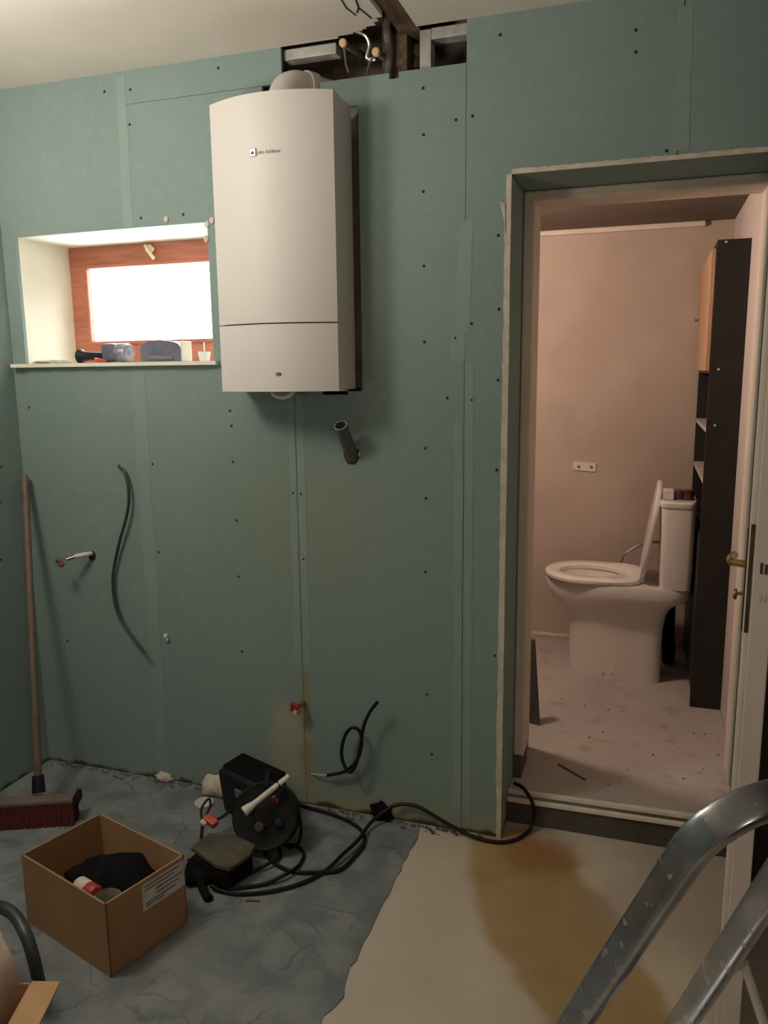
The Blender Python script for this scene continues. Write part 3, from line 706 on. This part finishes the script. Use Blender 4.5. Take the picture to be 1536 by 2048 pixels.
prism(b, [k1+z2, k1+z2+o_+f1*.005, k2+z2+o_-f1*.005, k2+z2], (0, 0, .004)); obj('box_flap', b, 'card2', b2)
lump('plastic_bag', Vector((-1.275, -1.145, .10)), (.075, .062, .135), 'bagwhite', 8, 'crumpled off-white bag standing in the small box at the lower left', 'bag', .3)
b = bm_(); pth = smooth_path([(-1.55, -.95, .05), (-1.50, -.955, .15), (-1.464, -.959, .20), (-1.397, -.965, .217), (-1.341, -.978, .215), (-1.287, -1.004, .195), (-1.262, -1.015, .155), (-1.255, -1.014, .10), (-1.262, -1.000, .045), (-1.275, -.985, .0165)], 7)
tube(b, pth, [.0135+.0012*(i % 2) for i in range(len(pth))], 12)
tag(obj('vacuum_hose', b, 'greycable', smooth=True), 'dark ribbed hose arching up from floor behind the small lower left box', 'hose')

# ------------------------------------------------------------------ pile of tools by the wall
ax = Vector((.22, -.86, .46)).normalized(); rc = Vector((-1.056, -.262, .108))
rl = thing('cable_reel', 'round black cable reel leaning back at the foot of stained wall', 'cable reel', (rc.x, rc.y, 0))
b = bm_(); lathe(b, [(0, .036), (.03, .038), (.034, .034), (.078, .030), (.096, .034), (.101, .030), (.101, .024), (.060, .022)], rc, ax, 36); obj('front_flange', b, 'black', rl, True)
b = bm_(); lathe(b, [(.060, -.022), (.101, -.024), (.101, -.032), (0, -.034)], rc, ax, 36); obj('rear_flange', b, 'black', rl, True)
b = bm_(); e_a = ax.orthogonal().normalized(); e_b = ax.cross(e_a); pts = []
for k in range(7*24): 
    t = 2*math.pi*k/24; lay = -.018+.036*((k/24) % 7)/6.5; pts.append(rc+ax*lay+(e_a*math.cos(t)+e_b*math.sin(t))*(.084+.004*math.sin(k*.7)))
tube(b, pts, .006, 6); obj('wound_cable', b, 'cable', rl, True)
b = bm_(); lathe(b, [(.062, -.022), (.062, .023)], rc, ax, 24); obj('drum_core', b, 'black', rl, True)
xh = Vector((1, .25, 0)); xh = (xh-xh.dot(ax)*ax).normalized(); yh = ax.cross(xh)
for (u_, v_, m_) in ((-.014, -.030, 'pvc'), (.030, .046, 'redtin'), (-.045, .02, 'black'), (.045, -.02, 'black')):
    b = bm_(); lathe(b, [(.0, .030), (.014, .031), (.014, .041), (.010, .043), (0, .043)], rc+xh*u_+yh*v_, ax, 16); obj('socket', b, m_, rl, True)
b = bm_(); tube(b, smooth_path([rc+yh*.085-ax*.03, rc+yh*.12-ax*.03, rc+yh*.125+ax*.02, rc+yh*.085+ax*.03]), .009, 8); obj('carry_handle', b, 'black', rl, True)

cs = thing('tool_case', 'black tool case standing against the wall behind the cable reel', 'tool case', (-1.175, -.15, 0))
rz = -.38
b = bm_(); obox(b, (-1.170, -.125, .085), (.235, .105, .165), .018, (.12, 0, rz), 3); obj('case_body', b, 'black', cs, True)
b = bm_(); obox(b, (-1.172, -.118, .166), (.215, .09, .016), .006, (.12, 0, rz), 2); obj('case_lid', b, 'blackcloth', cs, True)
b = bm_(); obox(b, (-1.190, -.182, .110), (.05, .008, .03), .003, (.12, 0, rz), 2); obj('case_latch', b, 'toolgrey', cs, True)

pw = thing('white_pipe', 'thin off-white plastic pipe with wider end lying across the cable reel', 'pipe', (-1.04, -.30, .19))
p0, p1 = Vector((-1.083, -.355, .168)), Vector((-.989, -.236, .236)); dv = (p1-p0).normalized()
b = bm_(); tube(b, [p0+dv*.02, p0+dv*.04, p1], [.0125, .0088, .0085], 14); obj('pipe_body', b, 'white_plastic', pw, True)
b = bm_(); lathe(b, [(.0085, .0), (.0145, .0), (.0150, .006), (.0125, .024), (.0085, .024)], p0, dv, 16); obj('flared_end', b, 'white_plastic', pw, True)
b = bm_(); tube(b, smooth_path([p0+(p1-p0)*.70+Vector((.012*math.cos(t), .012*math.sin(t)*.5, .012*math.sin(t))) for t in [i*2*math.pi/10 for i in range(10)]], 2, True), .003, 6, closed=True); obj('rubber_band', b, 'cable', pw, True)

tb = thing('tool_bag', 'flat black tool bag under the dusty board, right of the labelled box', 'bag', (-1.13, -.44, 0))
b = bm_(); R = random.Random(11)
obox(b, (-1.125, -.425, .034), (.155, .125, .064), .02, (0, 0, -.25), 3); obox(b, (-1.175, -.455, .022), (.09, .10, .040), .015, (0, 0, .5), 3)
for v in b.verts: v.co += Vector((R.uniform(-.004, .004), R.uniform(-.004, .004), R.uniform(-.003, .003) if v.co.z > .02 else 0))
obj('bag_body', b, 'blackcloth', tb, True)
b = bm_(); tube(b, smooth_path([(-1.165, -.475, .03), (-1.145, -.505, .022), (-1.120, -.528, .013), (-1.092, -.548, .010)]), [.012]*12+[.0135]*3+[.008], 8, ry=.009); obj('bag_strap', b, 'blackcloth', tb, True)
b = bm_(); tube(b, smooth_path([(-1.235, -.355, .05), (-1.243, -.33, .085), (-1.262, -.30, .115), (-1.252, -.27, .135), (-1.240, -.285, .12), (-1.243, -.32, .09), (-1.228, -.36, .05)]), .004, 7); obj('carry_loop', b, 'cable', tb, True)

b = bm_(); tl = [Vector((-1.214, -.440, .070)), Vector((-1.202, -.362, .070)), Vector((-1.140, -.340, .070)), Vector((-1.040, -.372, .070)), Vector((-1.033, -.425, .070)), Vector((-1.058, -.497, .070)), Vector((-1.105, -.492, .070))]
prism(b, tl, (0, 0, .010)); tag(obj('cement_board', b, 'tile'), 'dusty grey-brown offcut board lying flat on the black tool bag', 'board')
pl = thing('plug_connector', 'small red and white plug lying just above the dusty offcut board', 'plug', (-1.22, -.335, .09))
b = bm_(); obox(b, (-1.213, -.328, .100), (.046, .026, .022), .005, (.2, .3, -.3)); obj('plug_body', b, 'orange', pl)
b = bm_(); obox(b, (-1.232, -.338, .096), (.022, .018, .014), .004, (.2, .3, -.2)); obj('plug_end', b, 'paper', pl)
b = bm_(); tube(b, smooth_path([(-1.202, -.325, .103), (-1.185, -.315, .108), (-1.168, -.300, .12), (-1.15, -.27, .125)]), .004, 7); obj('plug_lead', b, 'cable', pl, True)

b = bm_(); lathe(b, [(0, 0), (.031, .0), (.033, .002), (.033, .008), (.029, .010), (0, .0095)], (-1.375, -.105, .003), (0, 0, 1), 24)
tag(obj('round_lid', b, 'paper', smooth=True), 'small white round lid lying flat on vinyl left of the black tool case', 'lid')
lump('plaster_lump', (-1.365, -.040, .003), (.052, .030, .045), 'bagwhite', 21, 'pale plaster lump against the wall behind the white round lid', 'plaster')

def cable(name, pts, r, label, m='cable'):
    b = bm_(); tube(b, smooth_path(pts, 5), r, 8); return tag(obj(name, b, m, smooth=True), label, 'cable')
cable('extension_cable', [(-1.083, -.02, .0095), (-1.02, -.03, .0095), (-.958, -.040, .0095), (-.898, -.054, .0095), (-.842, -.077, .0095), (-.795, -.116, .0095), (-.772, -.171, .0095), (-.776, -.231, .0095), (-.796, -.313, .0095), (-.848, -.342, .0095), (-.919, -.362, .0095), (-.980, -.349, .0095), (-1.03, -.318, .0095), (-1.05, -.300, .02)], .006, 'black cable running along the wall from the reel and looping back over the vinyl')
cable('extension_cable', [(-1.115, -.504, .020), (-1.079, -.504, .0095), (-1.025, -.499, .0095), (-.949, -.464, .0095), (-.882, -.408, .0095), (-.835, -.334, .0115), (-.808, -.255, .022), (-.788, -.165, .022), (-.786, -.085, .022), (-.758, -.035, .038), (-.718, -.020, .064), (-.677, -.015, .072), (-.634, -.018, .070), (-.567, -.022, .043), (-.484, -.030, .016), (-.419, -.037, .008), (-.365, -.030, .007), (-.324, .002, .007), (-.294, .055, .012), (-.283, .078, .05), (-.289, .083, .085), (-.305, .100, .104), (-.330, .130, .112), (-.36, .16, .105)], .0058, 'long black cable from the tool bag past the wall foot and over the door step')
cable('power_lead', [(-1.100, -.300, .012), (-1.044, -.262, .0095), (-.975, -.241, .0095), (-.933, -.269, .0095), (-.920, -.323, .0095), (-.930, -.389, .020), (-.978, -.438, .0095), (-1.030, -.470, .0095), (-1.075, -.490, .0095)], .0055, 'black lead in a wide loop on vinyl right below the cable reel')
cable('power_lead', [(-1.055, -.452, .012), (-1.040, -.405, .0095), (-1.003, -.362, .020), (-.992, -.310, .0095), (-1.010, -.275, .0095), (-1.03, -.268, .014)], .005, 'short black lead curling tightly between the tool bag and cable reel')
cable('reel_lead', [(-.975, -.235, .15), (-.955, -.245, .12), (-.945, -.255, .07), (-.955, -.262, .03), (-.985, -.265, .012)], .005, 'thin black lead drooping down the right rim of the cable reel')

lump('plaster_scrap', (-1.592, -.012, .003), (.030, .015, .018), 'filler', 31, 'small white plaster scrap on the floor below the left joint strip', 'plaster', .35)
b = bm_(); prism(b, [(-.998, -.517, .003), (-.960, -.506, .003), (-.961, -.502, .003), (-.997, -.511, .003)], (0, 0, .004)); tag(obj('wood_splinter', b, 'rust'), 'thin brown splinter on the vinyl in front of the cables', 'splinter')
lump('black_rag', (-.765, -.016, .002), (.035, .014, .034), 'blackcloth', 41, 'small black rag scrap at the wall foot under the looped cable', 'rag', .4)
# loose crumbs along the foot of the wall
b = bm_(); R = random.Random(77)
for i in range(170):
    x = R.choice([R.uniform(-2.08, -1.45), R.uniform(-.98, -.42), R.uniform(-2.05, -.42)]); y = -.004-abs(R.gauss(0, .014)); s = R.uniform(.002, .0075)
    bmesh.ops.create_icosphere(b, subdivisions=1, radius=s, matrix=Matrix.Translation((x, y-s*.5, .003+s*.4)) @ Matrix.Diagonal((R.uniform(.8, 2), 1, .6, 1)))
o = tag(obj('plaster_crumbs', b, 'rag'), 'dark crumbs of plaster scattered along the foot of the green wall', 'rubble'); o['kind'] = 'stuff'

# ------------------------------------------------------------------ things on the window sill
SZ = 1.4902
dr = thing('power_drill', 'black tool with round end lying on the sill, leftmost of the tools', 'tool', (-1.80, .07, SZ))
b = bm_(); lathe(b, [(0, 0), (.020, .0), (.024, .004), (.024, .014), (.018, .022), (.0145, .05), (.0155, .10), (.016, .125), (0, .125)], (-1.885, .062, SZ+.025), (1, .03, -.03), 22); obj('tool_grip', b, 'black', dr, True)
b = bm_(); obox(b, (-1.752, .066, SZ+.034), (.055, .045, .062), .012, (0, -.1, 0), 3); obj('motor_body', b, 'toolgrey', dr, True)
b = bm_(); lathe(b, [(0, 0), (.030, .0), (.032, .006), (.032, .040), (.028, .046), (0, .046)], (-1.726, .068, SZ+.033), (1, .02, -.02), 24)
for k in range(12):
    a = 2*math.pi*k/12; obox(b, (-1.703, .068+.0318*math.cos(a), SZ+.033+.0318*math.sin(a)), (.028, .003, .003), .0008)
obj('gear_head', b, 'toolsteel', dr, True)
b = bm_(); obox(b, (-1.770, .03, SZ+.008), (.045, .010, .012), .003, (0, .2, .1)); tag(obj('cutter_knife', b, 'orange'), 'small orange-red tool lying in front of the black tool on sill', 'tool')
b = bm_(); prof = [(-.077, 0), (-.077, .045), (-.068, .058), (-.045, .066), (0, .070), (.045, .066), (.068, .058), (.077, .045), (.077, 0)]
rd = thing('dust_hood', 'blue-grey dome-topped case in the middle of the window sill', 'tool', (-1.533, .07, SZ))
prism(b, [(-1.533+x, .030, SZ+z) for x, z in prof], (0, .07, 0)); obj('hood_body', b, 'toolgrey', rd)
b = bm_(); prism(b, [(-1.533-.055, .0295, SZ+.008), (-1.533+.045, .0295, SZ+.008), (-1.533+.05, .0295, SZ+.018), (-1.533-.05, .0295, SZ+.022)], (0, -.002, 0)); obj('hood_slot', b, 'steel', rd)
b = bm_(); bx(b, -1.456, -1.450, .03, .09, SZ, SZ+.066, bev=.002); obj('hood_edge', b, 'white_plastic', rd)
cp_ = thing('small_cup', 'tiny white cup with thin stick at the right end of the sill', 'cup', (-1.386, .06, SZ))
b = bm_(); lathe(b, [(0, 0), (.016, 0), (.021, .030), (.0225, .031), (.0195, .031), (.0165, .004), (0, .004)], (-1.386, .06, SZ), (0, 0, 1), 20); obj('cup_body', b, 'wax', cp_, True)
b = bm_(); cyl(b, (-1.384, .06, SZ+.01), (-1.387, .062, SZ+.062), .0025, 8); obj('stick', b, 'wax', cp_, True)
lump('filler_scrap', (-1.99, .03, SZ), (.055, .02, .008), 'filler', 51, 'flat white filler scrap at the left end of the window sill', 'scrap', .3)
lump('filler_scrap', (-1.90, .00, SZ), (.05, .012, .007), 'filler', 52, 'thin white scrap on the sill in front of the black tool', 'scrap', .3)

# ------------------------------------------------------------------ toilet
TY, FZ = 1.325, .0925
tl_ = thing('toilet', 'white close-coupled toilet with lid up standing in the room beyond the door', 'toilet', (-.05, TY, FZ))
def outline(xf, xr, hw, n=40, pw=2.0, pr=3.2, split=.5):
    xc = xf+(xr-xf)*split; out = []
    for i in range(n):
        t = 2*math.pi*i/n; c, s = math.cos(t), math.sin(t)
        p = pr if c > 0 else pw
        cx = math.copysign(abs(c)**(2/p), c); sx = math.copysign(abs(s)**(2/p), s)
        out.append((xc+(xr-xc if c > 0 else xc-xf)*cx, TY+hw*sx))
    return out
def loft(b, secs, capb=True, capt=True):
    rings = [[b.verts.new((x, y, z)) for x, y in o_] for o_, z in secs]; n = len(rings[0])
    for a, c in zip(rings, rings[1:]):
        for k in range(n): b.faces.new((a[k], a[(k+1) % n], c[(k+1) % n], c[k]))
    if capb: b.faces.new(rings[0][::-1])
    if capt: b.faces.new(rings[-1])
b = bm_()
loft(b, [(outline(-.292, .110, .118, pr=7), FZ), (outline(-.294, .110, .118, pr=7), .25), (outline(-.300, .112, .120, pr=7), .335), (outline(-.322, .118, .128, pr=6), .365), (outline(-.352, .124, .142, pr=6), .40),
  (outline(-.378, .140, .160, pr=6), .435), (outline(-.392, .170, .170, pr=6), .458), (outline(-.400, .205, .178, pr=6), .474), (outline(-.405, .215, .182, pr=6), .492), (outline(-.408, .216, .183, pr=6), .525), (outline(-.404, .214, .180, pr=6), .534),
  (outline(-.34, -.06, .115, pr=2), .534), (outline(-.32, -.08, .10, pr=2), .48), (outline(-.22, -.10, .05, pr=2), .44)], True, True)
obj('bowl', b, 'ceramic', tl_, True)
b = bm_()
so = lambda k: outline(-.410+k, .020-k*.4, .186-k, pr=3.6, split=.42)
si = lambda k: outline(-.345-k, -.075+k, .108+k, pr=2.1)
loft(b, [(so(.004), .536), (so(0), .541), (so(0), .552), (so(.008), .558), (si(.01), .558), (si(0), .552), (si(0), .536), (so(.004), .536)], False, False)
obj('toilet_seat', b, 'seat', tl_, True)
b = bm_(); lt_ = math.radians(8.3); l0 = Vector((.004, TY, .553))
rings = []
for off, kk in ((-.004, .008), (0, 0), (.010, 0), (.016, .02)):
    ring = []
    for (x, y) in outline(0, .428, .183, pw=3.6, pr=2.0, split=.58):
        hgt = x; k = 1-kk*2
        hx = .214+(hgt-.214)*(1-kk); yy = TY+(y-TY)*(1-kk)
        ring.append(b.verts.new(l0+Vector((hx*math.sin(lt_)+off*math.cos(lt_), yy-TY, hx*math.cos(lt_)-off*math.sin(lt_)))))
    rings.append(ring)
for a, c in zip(rings, rings[1:]):
    for k in range(len(a)): b.faces.new((a[k], a[(k+1) % len(a)], c[(k+1) % len(a)], c[k]))
b.faces.new(rings[0][::-1]); b.faces.new(rings[-1])
obj('toilet_lid', b, 'seat', tl_, True)
for s in (-1, 1):
    b = bm_(); cyl(b, (.012, TY+s*.075-.02, .548), (.012, TY+s*.075+.02, .548), .012, 14); obj('hinge', b, 'seat', tl_, True)
b = bm_(); loft(b, [(outline(.082, .212, .176, pw=7, pr=7), .5345), (outline(.078, .215, .182, pw=7, pr=7), .62), (outline(.074, .216, .188, pw=7, pr=7), .885)]); obj('tank', b, 'ceramic', tl_, True)
b = bm_(); loft(b, [(outline(.070, .2165, .192, pw=7, pr=7), .8855), (outline(.068, .2165, .194, pw=7, pr=7), .892), (outline(.068, .2165, .194, pw=7, pr=7), .904), (outline(.074, .213, .188, pw=7, pr=7), .911)]); obj('tank_lid', b, 'ceramic', tl_, True)
b = bm_(); lathe(b, [(0, 0), (.022, 0), (.022, .006), (.019, .008), (0, .008)], (.145, TY+.02, .911), (0, 0, 1), 20); obj('flush_button', b, 'steel', tl_, True)
for x in (-.135, -.095):
    b = bm_(); lathe(b, [(0, 0), (.007, 0), (.006, .003), (0, .004)], (x, TY-.1178, .125), (0, -1, 0), 12); obj('fixing_cap', b, 'seat', tl_, True)

b = bm_(); tube(b, smooth_path([(-.081, 1.53, .52), (-.080, 1.53, .558), (-.066, 1.53, .593), (-.011, 1.54, .634), (.05, 1.55, .652), (.085, 1.55, .655)]), .0055, 8)
tag(obj('supply_hose', b, 'steel', smooth=True), 'thin metal water hose arching behind the raised toilet lid', 'hose')
wb = thing('wall_bracket', 'small white bracket plate screwed to the toilet back wall above the seat', 'bracket', (-.28, 1.715, .97))
b = bm_()
prism(b, [(-.333, 1.7195, .962), (-.223, 1.7195, .955), (-.223, 1.7195, .998), (-.333, 1.7195, 1.003)], (0, -.006, 0)); obj('plate', b, 'white_plastic', wb)
for x in (-.305, -.245):
    b = bm_(); lathe(b, [(0, 0), (.007, 0), (.007, .003), (0, .004)], (x, 1.7135, .979), (0, -1, 0), 12); obj('screw', b, 'ink', wb)
TT = .9115
b = bm_(); bx(b, .082, .125, 1.19, 1.26, TT, TT+.040, bev=.004); tag(obj('small_box', b, 'paper'), 'small white box on the toilet tank next to the raised lid', 'box')
b = bm_(); lathe(b, [(0, 0), (.024, 0), (.026, .003), (.026, .036), (.022, .040), (0, .040)], (.140, 1.225, TT), (0, 0, 1), 22); tag(obj('paste_tin', b, 'greyboard', smooth=True), 'dark grey round tin on the toilet tank between white box and red can', 'tin')
b = bm_(); lathe(b, [(0, 0), (.022, 0), (.023, .003), (.023, .038), (.019, .042), (0, .042)], (.182, 1.215, TT), (0, 0, 1), 22); tag(obj('red_tin', b, 'redtin', smooth=True), 'dark red tin on the toilet tank beside the black shelf unit', 'tin')
lump('dark_sack', (.145, 1.50, FZ), (.028, .07, .20), 'blackcloth', 61, 'black sack standing on floor behind the toilet under the tank', 'bag', .35)

# tall narrow shelf unit against the right wall
sh = thing('shelf_unit', 'tall black narrow shelf unit with light wood door beside toilet tank', 'shelf unit', (.277, 1.3, FZ))
SX0, SX1, SY0, SY1, SZ0, SZ1 = .2200, .3345, 1.0, 1.70, FZ, 1.914
for y in (SY0, SY1-.018):
    box_part('side_panel', 'shelfblack', sh, SX0, SX1, y, y+.018, SZ0, SZ1, bev=.001)
box_part('back_panel', 'shelfblack', sh, SX1-.006, SX1-.0005, SY0+.0185, SY1-.0185, SZ0, SZ1-.0005)
for z in (SZ0+.04, .52, .80, 1.005, 1.205, 1.43, SZ1-.0175):
    box_part('shelf_board', 'shelfwhite' if z in (1.005, 1.205) else 'shelfblack', sh, SX0+(.001 if z > .85 else .017), SX1-.0065, SY0+.0185, SY1-.0185, z, z+.017)
dw = box_part('cabinet_door', 'lightwood', sh, SX0-.0165, SX0-.001, SY0+.004, SY1-.004, 1.440, 1.885, bev=.0015)
b = bm_(); lathe(b, [(0, 0), (.005, 0), (.004, .010), (.008, .014), (.007, .018), (0, .019)], (SX0-.0166, 1.60, 1.66), (-1, 0, 0), 14); obj('door_knob', b, 'steel', dw, True)
box_part('lower_door', 'shelfblack', sh, SX0+.0005, SX0+.016, SY0+.019, SY1-.019, .151, .79, bev=.0015)
for (x, z) in ((.250, 1.905), (.251, 1.445), (.250, 1.235)):
    b = bm_(); lathe(b, [(0, 0), (.005, 0), (.004, .002), (0, .0025)], (x, SY0, z), (0, -1, 0), 12); obj('cover_cap', b, 'shelfwhite', sh, True)

b = bm_(); prism(b, [(-.395, .66, FZ), (-.340, .645, FZ), (-.372, .69, .42), (-.395, .70, .42)], (0, .02, 0)); tag(obj('board_offcut', b, 'greyboard'), 'dark grey narrow offcut leaning just inside the doorway on the left', 'board')
b = bm_(); prism(b, [(-.24, .352, FZ), (-.14, .268, FZ), (-.138, .276, FZ), (-.236, .358, FZ)], (0, 0, .003)); tag(obj('wood_strip', b, 'rust'), 'thin brown strip lying on the toilet floor just past the step', 'strip')
b = bm_(); R = random.Random(15)
for i in range(26):
    x, y, s = R.uniform(-.33, .3), R.uniform(.2, 1.0), R.uniform(.001, .004)
    bmesh.ops.create_icosphere(b, subdivisions=1, radius=s, matrix=Matrix.Translation((x, y, FZ+s*.4)) @ Matrix.Diagonal((1.3, 1, .6, 1)))
o = tag(obj('floor_crumbs', b, 'rag'), 'small dark crumbs strewn over the dusty toilet floor', 'rubble'); o['kind'] = 'stuff'

# ------------------------------------------------------------------ step ladder in the right foreground
ld = thing('step_ladder', 'scuffed aluminium step ladder with rounded hoop rail in the right foreground', 'ladder', (.05, -1.1, 0))
A = Vector((.068, -1.428, .945)); dl = Vector((-.3193, .3968, -1.0)); uu = Vector((.78, .63, 0)).normalized()
def st1(t): return A+dl*t
def st2(t): return A+dl*t+uu*(.187+.15*t)
tb_ = .945-.012
TOPT = -.050
hoop = []
def fillet(p0, c, p1, r, n=9):
    a = (p0-c).normalized(); bb = (p1-c).normalized(); ang = a.angle(bb); L_ = r/math.tan(ang/2)
    s, e = c+a*L_, c+bb*L_; ctr = c+(a+bb).normalized()*(r/math.sin(ang/2)); out = []
    v0, v1 = s-ctr, e-ctr; th = v0.angle(v1); axn = v0.cross(v1).normalized()
    for i in range(n+1): out.append(ctr+Matrix.Rotation(th*i/n, 3, axn) @ v0)
    return out
C1, C2 = st1(TOPT), st2(TOPT)
hoop = [st1(tb_), st1(.6), st1(.3)]+fillet(st1(.3), C1, C2, .072)+fillet(C1, C2, st2(.3), .072)+[st2(.3), st2(.6), st2(tb_)]
nrm = dl.cross(uu).normalized()
b = bm_(); tube(b, hoop, .0105, 28, True, up=nrm, ry=.0200, power=5); obj('hoop_rail', b, 'alu', ld, True)
for t, dpt in ((.60, .20), (.77, .10)):
    p, q = st1(t), st2(t); hd = Vector((-dl.x, -dl.y, 0)).normalized()
    b = bm_(); prism(b, [p+uu*.012, q-uu*.012, q-uu*.012+hd*dpt, p+uu*.012+hd*dpt], (0, 0, .022)); obj('step_tread', b, 'alu', ld)
for st, s in ((st1, 1), (st2, -1)):
    p = st(.60)+uu*s*.03; hd = Vector((-dl.x, -dl.y, 0)).normalized(); p = p+hd*.15
    foot = Vector((p.x, p.y, 0))+hd*.16; foot.z = .012
    b = bm_(); tube(b, [p, foot], .014, 12, True); obj('rear_leg', b, 'alu', ld, True)
b = bm_(); tube(b, [st2(.40)+uu*.0-nrm*.0, Vector((.189, -1.008, .50)), Vector((.225, -1.012, .40)), Vector((.245, -1.02, .33))], .008, 10); obj('hinge_brace', b, 'nosing', ld, True)
for st in (st1, st2):
    b = bm_(); cc_ = st(tb_); obox(b, (cc_.x, cc_.y, .011), (.045, .045, .022), .005); obj('rubber_foot', b, 'black', ld)
for st, s in ((st1, 1), (st2, -1)):
    p = st(.60)+uu*s*.03; hd = Vector((-dl.x, -dl.y, 0)).normalized(); p = p+hd*.31
    b = bm_(); obox(b, (p.x, p.y, .010), (.04, .04, .020), .005); obj('rubber_foot', b, 'black', ld)
